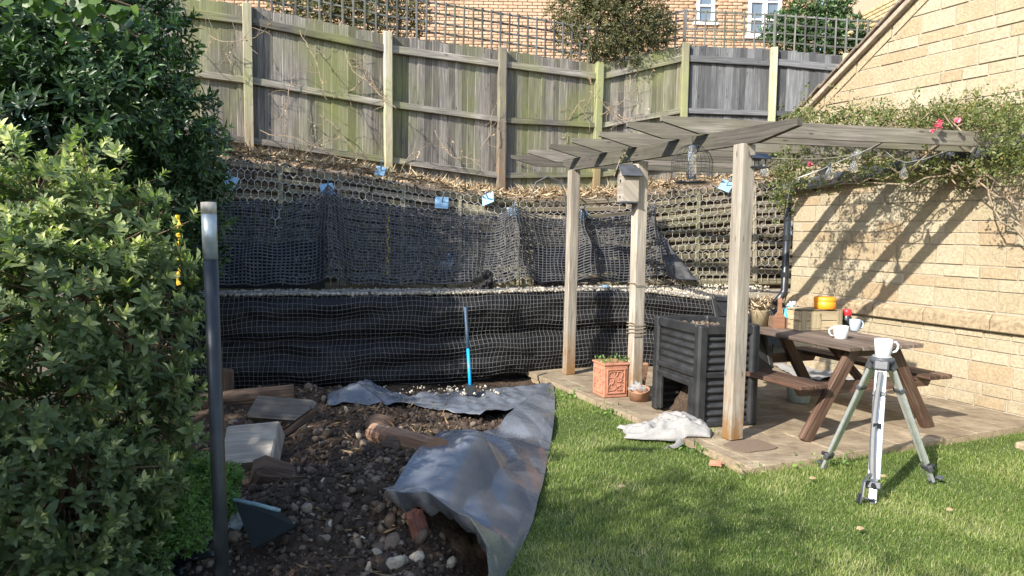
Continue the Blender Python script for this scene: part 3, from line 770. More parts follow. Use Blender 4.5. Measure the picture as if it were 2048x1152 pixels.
# soil nail plates: pale blue
PL = [(463,380,28,'next to the dark laurel',.35), (760,352,20,'just under the fence post',.2), (655,393,26,'at the first peak of the black net',-.2), (881,418,26,'with a straight rod, left of the middle',.05), (1020,437,20,'at the second peak of the black net',.1), (1157,443,20,'behind the far pergola post',.3), (1443,382,24,'left of the near pergola post top',.5), (1566,480,16,'beside the downpipe',.1), (972,408,26,'lying flat on the bank under the fence',1.2), (893,535,24,'seen dimly through the black net',.2), (1186,525,24,'hidden under the net between two posts',.6)]
for px, py, wpx, where, rot in PL:
    d0 = interp(px, BX, BD); v = (583-py)/(583-interp(px, BX, TY)); c = bank(px, v, .14 if 'net' not in where or 'peak' in where else .02); sz_ = wpx/FPX*c.y
    e = empty('nail_plate', c, 'pale blue steel nail plate '+where, 'plate', 'blue plates pinning the bank mesh')
    Rm = frame(R(-10)+rot*.6, R(-28), rot)
    B = MB(); B.box(c, (sz_, .012, sz_), Rm, .003, .004); B.build('plate', X['bluesteel'], e)
    B = MB(); B.tube([c - Rm @ Vector((0,-.02,0)), c + Rm @ Vector((.02,-.16,.05))], .009, 6); B.build('rod', X['bluesteel'], e)
# dry litter and sticks under the fence
n = 5200; p_, d_ = [], []
for i in range(n):
    px = random.uniform(440, 1580); a = bank(px, 1.0, .05); fx = np.interp(px, [q[0] for q in FP], range(len(FP))); k = min(int(fx), len(FP)-2)
    fb = fpos[k][0].lerp(fpos[k+1][0], fx-k); s = random.random()**1.6; q = a.lerp(fb, s*.95-.05) + Vector((0,0,.02+.05*random.random()))
    p_.append(q[:]); d_.append((random.gauss(0,1), random.gauss(0,1)*.6, random.gauss(.15,.35)))
tag(leaves('leaf_litter', np.array(p_), np.array(d_), rng.normal(size=(n,3)), rng.uniform(.03,.20,n), rng.uniform(.006,.028,n), X['dryleaf'], tpl=SMALL), 'dry leaf litter and straw at the foot of the fence', 'leaf litter', kind='stuff')

# ================================================================== FENCE + TRELLIS
fence = empty('fence', fpos[3][0], 'weathered green-stained board fence on top of the bank', 'fence')
trel = empty('trellis', fpos[3][0]+UP*2, 'dark square lattice trellis running along the top of the fence', 'trellis')
NP = len(fpos)
for i, (b, tz) in enumerate(fpos):
    t = (fpos[min(i+1, NP-1)][0]-fpos[max(i-1, 0)][0]); t.z = 0; t.normalize(); n_ = Vector((t.y, -t.x, 0))
    lean = random.uniform(-.012,.012)
    Rm = Matrix((t, -n_, UP)).transposed() @ Matrix.Rotation(lean, 3, 'Y')
    h = tz-b.z+.25; B = MB(); B.box(b + UP*(h/2-.25) + n_*.03, (.115,.105,h), Rm, .008, .004); B.build('post', X['fpost'], fence)
for i in range(NP-1):
    (a, ta), (b, tb) = fpos[i], fpos[i+1]; grey = i >= 5
    d = b-a; d.z = 0; L = d.length; t = d.normalized(); n_ = Vector((t.y, -t.x, 0))
    sag = random.uniform(-.015,.015)
    def top(s): return ta+(tb-ta)*s - .02
    def bot(s): return a.z+(b.z-a.z)*s
    fm = X['fencegrey'] if grey else X['fence']
    for fr, hh in ((.90,.10), (.52,.085), (.13,.085)):
        p0 = Vector((a.x, a.y, bot(0)+(top(0)-bot(0))*fr)) + t*.05; p1 = Vector((b.x, b.y, bot(1)+(top(1)-bot(1))*fr)) - t*.05
        ax = (p1-p0).normalized(); up_ = ax.cross(n_)*-1; up_ = up_ if up_.z > 0 else -up_
        B = MB(); B.box((p0+p1)/2 + n_*.005, ((p1-p0).length, .055, hh), Matrix((ax, -n_, up_)).transposed(), .006, .005); B.build('rail', fm, fence)
    s = .0; k = 0
    while s < L:
        bw = random.uniform(.095,.125); s1 = min(s+bw, L); m_ = (s+s1)/2; f = m_/L; zt_ = top(f)+random.uniform(-.02,.02); zb_ = bot(f)+random.uniform(-.04,.03)
        c = Vector((a.x, a.y, 0)) + t*m_ - n_*(.035 + .006*(k % 2)); c.z = (zt_+zb_)/2
        Rm = Matrix((t, -n_, UP)).transposed() @ Matrix.Rotation(random.uniform(-.008,.008), 3, 'Y') @ Matrix.Rotation(.07+random.uniform(-.02,.02), 3, 'Z')
        B = MB(); B.box(c, (s1-s+.018, .014, zt_-zb_), Rm, .003, .002); B.build('board', fm, fence); s = s1; k += 1
    # trellis section
    if i == 0: continue
    sp = .152; nvert = max(2, round(L/sp)); tb0, H = .0, .62
    for k in range(nvert+1):
        f = k/nvert; c = Vector((a.x, a.y, top(f)+.28)) + t*(L*f) - n_*.075
        B = MB(); B.box(c + Vector((random.uniform(-.004,.004),0,0)), (.026,.018,H), Matrix((t, -n_, UP)).transposed() @ Matrix.Rotation(random.uniform(-.02,.02), 3, 'Y'), .003); B.build('slat', X['trellis'], trel)
    for k in range(5):
        z_ = .28-H/2+.03+k*(H-.06)/4
        p0 = Vector((a.x, a.y, top(0)+z_)) - n_*.094; p1 = Vector((b.x, b.y, top(1)+z_)) - n_*.094; ax = (p1-p0).normalized(); up_ = n_.cross(ax); up_ = up_ if up_.z > 0 else -up_
        B = MB(); B.box((p0+p1)/2, ((p1-p0).length+.02, .018, .026), Matrix((ax, -n_, up_)).transposed(), .003); B.build('slat', X['trellis'], trel)
# leafless creeper on the fence
def wander(p, d, n, step, wob, grav=0.0):
    pts = [Vector(p)]; d = Vector(d).normalized()
    for _ in range(n):
        d = (d + Vector((random.gauss(0,wob), random.gauss(0,wob*.3), random.gauss(0,wob)-grav))).normalized(); pts.append(pts[-1]+d*step)
    return pts
cre = empty('creeper', fpos[2][0], 'leafless brown creeper stems trailing over the fence boards', 'creeper')
allv = []
def fence_pt(px, py, off=.10):
    fx = float(np.interp(px, [q[0] for q in FP], range(NP))); i = min(int(fx), NP-2); a = fpos[i][0].lerp(fpos[i+1][0], fx-i)
    p = P(px, py, a.y-off); return p
for px, py, dx, dz, n in ((600,60,.3,-1,16),(590,150,-.2,-1,14),(420,70,.5,-.8,12),(440,130,1,.3,10),(640,230,1,-.4,14),(735,140,-.5,-.9,16),(760,190,-.6,.5,10),(870,260,.7,-.6,14),(1180,150,-.3,-1,14),(1195,190,.5,-.9,14),(1215,215,.9,-.5,12),(1170,200,-1,.2,12),(1200,230,1,-.1,14),(520,260,.8,-.4,14),(690,100,.3,-1,18),(830,300,-.4,-.8,10),(960,300,.4,.8,10),(1260,150,-.2,-1,10),(560,330,1,.2,12),(700,320,-1,.4,10),(350,60,.8,-.6,12)):
    B = MB(); q = fence_pt(px, py); pts = wander(q, (dx,-.05,dz), n, .065, .22); B.tube(pts, [.0065*(1-.6*k/len(pts)) for k in range(len(pts))], 5)
    for k in range(2, len(pts), 2): B.tube(wander(pts[k], (random.uniform(-1,1),-.1,random.uniform(-1,1)), 6, .05, .3), [.003]*6+[.0015], 4)
    B.build('stem', X['twig'], cre); allv += B.v
n = 260; ii = [random.choice(allv) for _ in range(n)]
tag(leaves('dead_leaves', np.array(ii), rng.normal(size=(n,3)), rng.normal(size=(n,3)), rng.uniform(.02,.05,n), .02, X['dryleaf'], cre, SMALL), kind='stuff')

# ================================================================== HOUSES BEHIND
HY = 17.5
nh = empty('brick_house', P(1240, 100, HY), 'orange brick house with white windows behind the trellis', 'house')
hx0, hx1 = P(120, 50, HY).x, P(1643, 50, HY).x
zl, zh = P(1240, 190, HY).z-.4, P(1240, -150, HY).z
B = MB(); B.box(((hx0+hx1)/2, HY+.6, (zl+zh)/2-1), (hx1-hx0-.02, 1.15, zh-zl+2)); wal = B.build('wall', X['bmortar'], nh)
wins = []
for (x0, y0, x1, y1) in ((1396, -70, 1428, 46), (1500, -70, 1560, 74)):
    a, b = P(x0, y0, HY), P(x1, y1, HY); wins.append((a.x, b.x, b.z, a.z))
bl, bh = .225, .075; bmesh_unit = MB(); bmesh_unit.box((0,0,0), (bl-.012, .06, bh-.012), None, .006); bme = bmesh_unit.mesh('brick')
bme.materials.append(X['brick']); far = MB(); cand = []; r_i = 0; zc = zl+.4
while zc < zh:
    xx = hx0 + (bl/2 if r_i % 2 else 0) + bl/2
    while xx < hx1 - bl/2:
        if not any(a-bl*.3 < xx < b+bl*.3 and lo-.02 < zc < hi+.05 for a, b, lo, hi in wins): cand.append((xx, zc))
        xx += bl
    zc += bh; r_i += 1
z100 = P(1240, 100, HY).z
cx_ = P(1100, 60, HY).x
vis = lambda q: (abs(q[1]-P(1240,45,HY).z) < .52)
front = sorted([q for q in cand if vis(q)], key=lambda q: abs(q[0]-cx_)+ 2*abs(q[1]-P(1240,45,HY).z)); fs300 = set(front[:290]); restp = [q for q in cand if q not in fs300]
for q in fs300:
    o = bpy.data.objects.new('brick', bme); COL.objects.link(o); o.location = (q[0], HY+.006, q[1]); o.parent = wal
Tb = np.array([v.co[:] for v in bme.vertices]); Fb = [list(p.vertices) for p in bme.polygons]
F4 = np.array([f if len(f) == 4 else f+[f[-1]] for f in Fb if len(f) == 4]); rp = np.array([(a, HY+.006, b) for a, b in restp])
V = (rp[:,None,:]+Tb[None]).reshape(-1,3); FF = (F4[None] + (np.arange(len(rp))*len(Tb))[:,None,None]).reshape(-1,4)
tag(npmesh('brickwork', V, FF, X['brickb'], wal, np.repeat(rng.random(len(rp)), len(Tb))), kind='stuff')
for a, b, lo, hi in wins:
    wn_ = MB(); fw = .07
    wn_.box(((a+b)/2, HY, lo-.03), (b-a+.16, .16, .06), None, .006)
    for xx in (a+fw/2, b-fw/2): wn_.box((xx, HY+.0, (lo+hi)/2), (fw, .08, hi-lo), None, .005)
    if b-a > .5: wn_.box(((a+b)/2, HY, (lo+hi)/2), (.10, .085, hi-lo), None, .005)
    for zz in (lo+.04, lo+.38, lo+.78): wn_.box(((a+b)/2, HY+.004, zz), (b-a-.01, .07, .035), None, .004)
    wo = wn_.build('window', X['window'], nh)
    B = MB(); B.box(((a+b)/2, HY+.02, (lo+hi)/2), (b-a-.03, .01, hi-lo-.02)); B.build('pane', X['pane'], wo)
B = MB(); q = P(1630, 0, HY); B.tube([(q.x, HY-.08, zl), (q.x, HY-.08, zh)], .045, 8); B.build('rainwater_pipe', X['darkgrey'], nh)
# yellow brick house, its side wall running towards us
y0 = P(1645, 60, 17.2); y1 = P(1990, 20, 11.8); yd = (y1-y0); yd.z = 0; YL = yd.length; yd.normalize(); yn = Vector((-yd.y, yd.x, 0)); yn = yn if yn.x < 0 else -yn
yh = empty('yellow_brick_house', y0, 'pale yellow brick house wall rising behind the stone gable', 'house')
B = MB(); B.prism([(0,0),(YL,0),(YL,4.5),(0,4.5)], Vector((y0.x,y0.y,3.2)), yd, UP, -yn, .3); yw = B.build('wall', X['bmortar'], yh)
Rm = Matrix((yd, yn, UP)).transposed(); Rn = np.array(Rm); pts = []
for r_i in range(34):
    for k in range(int(YL/.225)): pts.append((np.array((y0.x,y0.y,3.7+r_i*.075)) + np.array(yd)*(.12+k*.225+(.11 if r_i%2 else 0)) + np.array(yn)*.006))
rp = np.array(pts); V = (rp[:,None,:]+(Tb @ Rn.T)[None]).reshape(-1,3); FF = (F4[None] + (np.arange(len(rp))*len(Tb))[:,None,None]).reshape(-1,4)
tag(npmesh('brickwork', V, FF, X['ybrick'], yw, np.repeat(rng.random(len(rp)), len(Tb))), kind='stuff')

# ================================================================== FOLIAGE
def blob_pts(blobs, n, shell=.45):
    w_ = np.array([b[3]**2 for b in blobs]); idx = rng.choice(len(blobs), n, p=w_/w_.sum()); d = norm(rng.normal(size=(n,3)))
    c = np.array([b[:3] for b in blobs])[idx]; r = np.array([b[3] for b in blobs])[idx]
    rad = r*(1-shell*rng.random(n)**1.5); pos = c + d*rad[:,None]
    # drop points buried deep in another blob
    C = np.array([b[:3] for b in blobs]); RR = np.array([b[3] for b in blobs])
    dep = ((RR[None]-np.linalg.norm(pos[:,None]-C[None], axis=2))/RR[None]).max(1)
    k = dep < shell+.12; return pos[k], d[k], dep[k]
def shoots(pos, d, per, ln, wd, spread=1.0, stemlen=.1, tipfrac=.25, lift=.5):
    """rosettes of leaves along short shoots: returns leaf arrays"""
    n = len(pos); ax = norm(d + np.array([0,0,lift])[None] + rng.normal(size=(n,3))*.35)
    A, D, Uu, L, W, T = [], [], [], [], [], []; hue = rng.normal(0,.10,n); tipk = np.where(rng.random(n) < .45, 1.6, .5); ssc = rng.uniform(.6, 1.25, n)
    s1 = norm(np.cross(ax, rng.normal(size=(n,3)))); s2 = np.cross(ax, s1)
    for k in range(per):
        f = (k+.5)/per; an = k*2.4 + rng.uniform(-.4,.4,n)
        side = s1*np.cos(an)[:,None] + s2*np.sin(an)[:,None]
        out = norm(side*(1.05-.55*f)*spread + ax*(.25+.75*f)); A.append(pos + ax*(stemlen*f)); D.append(out); Uu.append(ax + side*.15 + rng.normal(size=(n,3))*.15)
        sc = (1-.45*f**2)*rng.uniform(.7,1.25,n)*ssc; L.append(ln*sc); W.append(wd*sc); T.append(np.clip(.30 + hue + rng.normal(0,.12,n) + (tipfrac*tipk*((f-.35)/.65) if f > .35 else 0), 0, 1))
    return [np.concatenate(q) for q in (A, D, Uu, L, W, T)]
def branches(root, targets, mat, parent, r=.03, name='branch'):
    B = MB()
    for t in targets:
        a, b = Vector(root), Vector(t); m_ = a.lerp(b, .5) + Vector((random.gauss(0,.1), random.gauss(0,.1), .1)); pts = [a, a.lerp(m_,.55), m_, m_.lerp(b,.6), b]
        B.tube(pts, [r, r*.75, r*.5, r*.3, r*.12], 6)
    return B.build(name, mat, parent, True)
def blobs_px(lst, dd): 
    out = []
    for px, py, rp, dz in lst:
        p = P(px, py, dd+dz); out.append((p.x, p.y, p.z, rp/FPX*(dd+dz)))
    return out
# tall dark laurel
bl_ = blobs_px([(60,30,190,0),(210,120,150,0),(300,60,70,.3),(265,215,130,-.1),(345,270,90,0),(130,280,190,-.3),(385,335,66,.1),(330,385,95,0),(380,425,62,.1),(250,450,120,-.1),(60,450,170,-.2),(300,540,100,.2),(365,520,70,.3),(-120,200,220,0),(-100,-120,260,.2),(120,-120,160,.2),(130,230,210,1.0),(60,480,200,1.0),(250,330,150,.9)], 6.1)
la = empty('laurel_shrub', (P(180,700,6.2).x, 6.2, 0), 'tall dark glossy-leaved laurel beside the fence', 'shrub')
ps, dd, dep = blob_pts(bl_, 7200, .5); A = shoots(ps, dd, 9, .098, .036, 1.0, .14, .22, .4); leaves('foliage', A[0], A[1], A[2], A[3], A[4], X['laurel'], la, LEAF, np.clip(A[5]-.02, 0, .95))
branches(la.location, [ (b[0], b[1], b[2]) for b in bl_[:14]] , X['stem'], la, .06)
# light-green shrub in front
fb_ = blobs_px([(70,400,115,0),(190,440,105,.1),(270,530,95,.1),(330,590,66,.1),(120,600,180,-.1),(260,680,120,0),(345,670,42,.15),(80,800,200,-.2),(250,830,120,-.05),(335,790,48,.1),(320,900,55,.1),(130,980,190,-.2),(270,960,80,0),(30,1120,200,-.2),(220,1100,110,-.05),(-110,500,200,0),(-140,800,240,-.1)], 3.1)
fs_ = empty('leafy_shrub', (P(130,1100,3.1).x, 3.1, -.05), 'bushy light green shrub with yellow-green tips in the left foreground', 'shrub')
ps, dd, dep = blob_pts(fb_, 4200, .45)
out_ = rng.random(len(ps)) < .30; ps = ps + (dd*.6+np.array([0,0,.7]))*(rng.uniform(.02,.14,len(ps))*out_*(dep < .25))[:,None]
lump = np.array([noise.noise(Vector(q)*5.5) for q in ps]); kp = lump > -.28; ps, dd, dep = ps[kp], dd[kp], dep[kp]
A = shoots(ps, dd, 12, .053, .028, 1.0, .055, .46, .55)
leaves('foliage', A[0], A[1], A[2], A[3], A[4], X['shrub'], fs_, LEAF, np.clip(A[5] + np.clip((A[0][:,2]-1.10)*.42, 0, .34) + rng.normal(0,.06,len(A[5])), 0, 1))  # tint rises with height: sunlit top painted into the leaf colour, with new growth
branches(fs_.location, [(b[0], b[1], b[2]) for b in fb_], X['stem'], fs_, .022)
sel = ps[::3]; B = MB()
for q, d in zip(sel[:1200], dd[::3]): B.tube([Vector(q)-Vector(d)*.14, q], [.003,.002], 4, False)
B.build('twig', X['stem'], fs_)
# low weeds below the shrub
wb = blobs_px([(330,1010,60,0),(400,960,45,.4),(430,1010,40,.3),(280,1080,70,-.1),(370,1060,50,0),(450,960,30,.6),(330,930,40,.5),(180,1140,70,-.3)], 3.3)
ps, dd, dep = blob_pts(wb, 3600, .6); A = shoots(ps, dd, 6, .03, .013, 1.0, .03, .2, .8)
tag(leaves('weeds', A[0], A[1], A[2], A[3], A[4], X['weed'], None, SMALL, A[5]), 'low bright green weeds under the left shrub', 'weeds', kind='stuff')
# bush growing over the fence top and trellis shrubs
def bush(name, lst, dist, n, ln, wd, mat, label, root, per=5):
    bb = blobs_px(lst, dist); ps, dd, dep = blob_pts(bb, n, .6); A = shoots(ps, dd, per, ln, wd, 1.0, .06, .3, .3)
    e = empty(name, root, label, 'bush'); leaves('foliage', A[0], A[1], A[2], A[3], A[4], mat, e, SMALL, np.clip(A[5]+rng.normal(0,.15,len(A[5])),0,1)); branches(root, [(b[0],b[1],b[2]) for b in bb], X['stem'], e, .03); return e
q = P(1200, 250, 12.35); bush('fence_bush', [(1190,55,80,0),(1265,45,75,.1),(1150,20,55,0),(1240,90,50,-.1),(1310,60,45,.1),(1200,110,25,-.2),(1220,-40,90,0)], 12.3, 5200, .06, .028, X['bush'], 'tangled olive-brown bush growing over the fence top', (q.x, q.y, 2.3))
q = P(730, 250, 11.6); bush('trellis_shrub', [(640,20,60,0),(740,20,60,0),(820,30,40,.2),(690,-20,70,0),(580,20,40,0)], 11.9, 2600, .065, .03, X['bush'], 'yellowish shrub seen through the trellis at upper left', (q.x, q.y, 2.4))
q = P(1640, 250, 12.9); bush('evergreen_shrub', [(1560,60,36,0),(1600,40,38,0),(1650,40,40,.1),(1690,70,40,0),(1640,80,45,0),(1680,10,26,0),(1730,90,30,0),(1580,90,36,0)], 12.9, 2400, .08, .036, X['laurel'], 'dark evergreen shrub behind the trellis near the gable', (q.x, q.y, 2.4))

# ================================================================== PERGOLA
post_px = [(1138, 748), (1268, 793), (1465, 877)]
bases = [G(a, b, PATZ) for a, b in post_px]
bd = (bases[0]-bases[2]); bd.z = 0; BL = bd.length; bd.normalize(); RAZ = R(78.8); rd_ = Vector((math.sin(RAZ), math.cos(RAZ), 0))
perg = empty('pergola', bases[2], 'weathered grey timber pergola on three pale posts against the wall', 'pergola')
BT = 2.48; FR = Matrix((rd_, bd, UP)).transposed()
Rp = frame(math.atan2(bd.x, bd.y))
for b, w_ in zip(bases, (.092,.098,.105)):
    B = MB(); h = 2.25; B.box(b + UP*h/2 + UP*.0, (w_+.02, w_, h), Rp @ Matrix.Rotation(random.uniform(-.006,.006), 3, 'Y'), .007, .003)
    B.build('post', X['post'], perg)
s_ = Vector((bd.y, -bd.x, 0)); s_ = s_ if s_.x > 0 else -s_
b0 = bases[2] - bd*.55; b1 = bases[0] + bd*.22; LB = (b1-b0).length
B = MB(); B.prism([(0,.075),(.40,0),(LB-.2,0),(LB,.075),(LB,.125),(0,.125)], Vector((b0.x,b0.y,BT-.174)) - s_*.022, bd, UP, s_, .048); B.build('beam', X['rafter'], perg)
tips = [(1320,229),(1252,241),(1197,261),(1143,274),(1098,286),(1056,297),(1022,308)]
t0 = [(G(a, b, BT+.09)) for a, b in tips]; ss = [ (q-bases[2]).dot(bd) for q in t0]
for q in t0:
    k = ((W0-q).dot(wn))/(rd_.dot(wn)); Lr_ = k-.02
    # end at house corner or run past it
    B = MB(); dn = Vector((-rd_.y, rd_.x, 0)); B.prism([(0,.085),(.32,0),(Lr_,0),(Lr_,.125),(0,.125)], Vector((q.x,q.y,BT-.05)), rd_, UP, dn*-1, .043); B.build('rafter', X['rafter'], perg)
# cords wound round the middle post
for zz, lb in (((.60,.635,.67,.70), 'thin cord wound several times round the middle pergola post'), ((1.08,), 'single thin cord tied higher up the middle pergola post')):
    B = MB(); c = bases[1]; pts = []
    for zc_ in zz: pts += [c + UP*(zc_+.006*k) + Rp @ Vector((sx*.067, sy*.06, 0)) for k, (sx, sy) in enumerate(((-1,-1),(1,-1),(1,1),(-1,1)))]
    B.tube(pts + [pts[0]+UP*(zz[-1]-zz[0]+.02)], .004, 5); tag(B.build('cord', X['twig']), lb, 'cord')

# ================================================================== GARDEN THINGS
# ---- bird house on the middle post
c = P(1250, 372, bases[1].y-.06) ; c = c - s_*0 
bh = empty('bird_house', c-UP*.15, 'small wooden bird house with slate roof on the middle post', 'bird house')
fx = rd_*-1; fy = Vector((rd_.y, -rd_.x, 0)); fy = fy if fy.y < 0 else -fy      # front looks left, side looks to us
c = bases[1] + fy*.02 - rd_*.13; c.z = P(1250, 378, bases[1].y).z
w2, hh, dp_ = .085, .24, .15
B = MB(); B.prism([(-w2,-hh/2),(w2,-hh/2),(w2,hh/2),(0,hh/2+.085),(-w2,hh/2)], c + fx*(dp_/2), fy, UP, rd_, dp_); B.build('body', X['post'], bh)
for sgn in (1,-1):
    p0 = c + UP*(hh/2+.10); e = (fy*sgn*(w2+.03) + UP*-.105); mid_ = p0 + e*.5; ed = e.normalized(); nn_ = rd_.cross(ed).normalized()
    B = MB(); B.box(mid_, (dp_+.05, e.length+.01, .012), Matrix((rd_, ed, nn_)).transposed(), .002); B.build('roof_panel', X['slate'], bh)
for zz, rr in ((.07,.017),(-.08,.012)):
    B = MB(); B.tube([c + fx*(dp_/2-.001)+UP*zz, c + fx*(dp_/2+.003)+UP*zz], rr, 14); B.build('entrance_hole', X['tar'], bh)
B = MB(); B.box(c - UP*(hh/2+.008), (dp_+.01, w2*2+.01, .016), Matrix((rd_, fy, UP)).transposed(), .002); B.build('base_board', X['slate'], bh)
# ---- hut-shaped black feeder on the near post
c = bases[2] + s_*.10 + fy*.03; c.z = P(1500, 320, bases[2].y).z
bf = empty('bird_feeder', c, 'small black hut-shaped bird feeder on the near post', 'bird feeder')
for sgn in (1,-1):
    e = fy*sgn*.085 + UP*-.045; B = MB(); ed = e.normalized(); B.box(c+UP*.05+e*.5, (.16, .097, .008), Matrix((rd_, ed, rd_.cross(ed))).transposed(), .002); B.build('roof_panel', X['tar'], bf)
B = MB(); B.box(c-UP*.055, (.14,.13,.012), Matrix((rd_, fy, UP)).transposed(), .002); B.build('tray', X['tar'], bf)
for a_, b_ in ((-1,-1),(1,-1),(1,1),(-1,1)):
    B = MB(); B.tube([c + rd_*.05*a_ + fy*.05*b_ - UP*.05, c + rd_*.045*a_ + fy*.045*b_ + UP*.02], .006, 6); B.build('corner_bar', X['tar'], bf)
B = MB(); B.tube([c-UP*.05, c+UP*.035], .028, 10); B.build('seed_tube', X['film'], bf)
B = MB(); B.tube([c-UP*.06, c-UP*.06-s_*.1+UP*-.03], .006, 6); B.build('bracket', X['tar'], bf)
# ---- wire cage feeder hanging from the beam
hb = bases[2].lerp(bases[0], .19); c = Vector((hb.x, hb.y, BT-.17))
c = P(1384, 330, hb.y-.02); cg = empty('cage_feeder', c, 'domed wire cage bird feeder hanging under the beam', 'bird feeder')
rC, hC = .165, .34; zt_ = P(1384, 290, c.y).z; zb_ = P(1384, 366, c.y).z; hC = zt_-zb_
B = MB(); nw = 22
for k in range(nw):
    an = 2*math.pi*k/nw; pts = [Vector((c.x, c.y, 0)) + Vector((r*math.cos(an), r*math.sin(an), z)) for r, z in ((.03,zt_),(.09,zt_-.02),(.14,zt_-.07),(rC,zt_-.13),(rC,zb_+.02),(.12,zb_-.02))]
    B.tube(pts, .0016, 3, False)
for z_ in np.linspace(zb_+.03, zt_-.12, 7): B.tube([Vector((c.x+rC*math.cos(a_), c.y+rC*math.sin(a_), z_)) for a_ in np.linspace(0, 2*math.pi, 25)], .0016, 3, False)
tag(B.build('wire_cage', X['iron'], cg), kind='stuff')
B = MB(); B.lathe([(.001,zt_+.0),(.035,zt_-.01),(.03,zt_-.03),(.038,zt_-.04),(.038,zb_+.03),(.001,zb_+.03)], (c.x,c.y,0), 14); B.build('seed_tube', X['glass'], cg, True)
B = MB(); B.lathe([(.001,zb_),(.12,zb_-.005),(.13,zb_+.012),(.115,zb_+.004),(.001,zb_+.006)], (c.x,c.y,0), 20); B.build('tray', X['tar'], cg, True)
B = MB(); B.tube([(c.x,c.y,zt_), (c.x,c.y,zt_+.07)], .003, 5); B.build('hook', X['iron'], cg)
# ---- string lights
sl_ = empty('string_lights', P(1640, 320, 6.6), 'pale cable with clear glass bulbs strung under the rafters', 'string lights')
def cab(lst, d): return [P(a, b, d+dz) for a, b, dz in lst]
for lst in ([(1478,303,-.75),(1540,316,-.5),(1600,318,-.2),(1660,316,0),(1715,309,.1),(1760,287,.15)], [(1590,358,.1),(1640,340,.1),(1690,318,.1),(1740,297,.12),(1765,283,.15)], [(1755,290,.2),(1790,318,.2),(1812,325,.2),(1850,318,.2),(1900,300,.2)]):
    B = MB(); B.tube(cab(lst, 6.55), .003, 6); B.build('cable', X['alu'], sl_, True)
for px, py, d in ((1530,318,6.2),(1660,325,6.6),(1709,312,6.65),(1716,285,6.7),(1809,325,6.75)):
    q = P(px, py, d); B = MB(); B.lathe([(.001,.0),(.012,-.002),(.013,-.035),(.012,-.04)], q, 10); so_ = B.build('socket', X['darkgrey'], sl_)
    B = MB(); B.lathe([(.012,-.04),(.016,-.055),(.034,-.085),(.04,-.11),(.034,-.135),(.018,-.148),(.001,-.15)], q, 14); B.build('bulb', X['glass'], sl_, True)
    B = MB(); B.tube([q-UP*.04, q-UP*.075, q+Vector((.01,0,-.1)), q-UP*.11], .0015, 4); B.build('filament', X['twig'], sl_)
# ---- climbing rose
rose = empty('climbing_rose', wp(.3, PATZ, .12), 'climbing rose with pink flowers over the pergola and gable wall', 'climbing plant')
stems = []
def rstem(a, b, r, n=9, sag=0.0, wob=.04):
    pts = []
    for k in range(n+1):
        f = k/n; p = a.lerp(b, f) + Vector((random.gauss(0,wob), random.gauss(0,wob), random.gauss(0,wob) - sag*4*f*(1-f))); pts.append(p)
    B = MB(); B.tube(pts, [r*(1-.55*k/n) for k in range(n+1)], 5); B.build('stem', X['twig'], rose); return pts
sp_ = []
root = wp(-.35, 1.0, .15)
for px, py, d in ((2040,520,6.35),(2010,480,6.4),(1990,430,6.5),(2046,440,6.3)):
    rstem(P(px+60, py+40, d-.1), P(px-90, 330, d+.4), .011, 8, -.04)
for k in range(14):
    a = P(random.uniform(1900,2060), random.uniform(260,360), random.uniform(6.4,6.8)); b = P(random.uniform(1560,1850), random.choice((random.uniform(225,250),random.uniform(310,370))), random.uniform(6.9,7.9)); a = P(random.uniform(1900,2060), random.choice((random.uniform(225,262),random.uniform(315,360))), random.uniform(6.75,7.0)); sp_ += rstem(a, b, .009, 12, .02, .07)
for px, py in ((1590,235),(1605,195),(1625,210),(1640,225),(1700,220),(1820,190),(1830,220),(1900,180),(1940,175),(1960,190),(1980,200),(1915,200),(2030,190),(2020,175),(1760,215),(1660,200)):
    d = random.uniform(6.9,7.4); a = P(px+random.uniform(-30,60), 262, d); sp_ += rstem(a, P(px, py, d), .005, 6, 0, .02)
for px, py in ((1560,400),(1550,360),(1575,330),(1540,330),(1600,310),(1530,350),(1570,430)):
    d = 7.3; sp_ += rstem(P(px+40, 270, d), P(px, py, d), .005, 7, 0, .03)
reg = [(1590,235,30,16,30),(1660,240,50,22,60),(1740,235,60,26,80),(1820,240,55,26,80),(1890,235,60,34,110),(1960,230,60,40,120),(2030,240,50,50,130),(1585,345,34,40,80),(1560,395,26,30,50),(1700,320,60,28,50),(1840,335,70,26,70),(1940,335,60,26,80),(2025,320,45,40,110),(1990,285,40,30,70),(1760,330,60,24,40)]
fr0 = t0[0]; frn = Vector((-rd_.y, rd_.x, 0))
pp = []
for cx0, cy0, rx, ry, n in reg:
    for _ in range(int(n*2.4)):
        px, py = random.gauss(cx0, rx*.6), random.gauss(cy0, ry*.55); d = random.uniform(6.7,7.9) if px < 1940 else random.uniform(6.0,7.0)
        kk = (W0-C0).dot(wn)/ray(px,py).dot(wn)*ray(px,py).y - .08
        q = P(px, py, min(d, kk))
        if (q-fr0).dot(frn) < .07 and q.z < BT+.10 and px < 1935+random.uniform(0,60): continue
        pp.append(q[:])
pp += [ (p + Vector((random.gauss(0,.035),random.gauss(0,.035),random.gauss(0,.035))))[:] for p in sp_ for _ in range(4)]
pp = np.array(pp); n = len(pp); A = shoots(pp, norm(rng.normal(size=(n,3))), 4, .038, .020, 1.1, .05, .25, .1)
leaves('foliage', A[0], A[1], A[2], A[3], A[4], X['rose'], rose, SMALL, np.clip(A[5]+rng.normal(0,.15,len(A[5]))+.1,0,1))
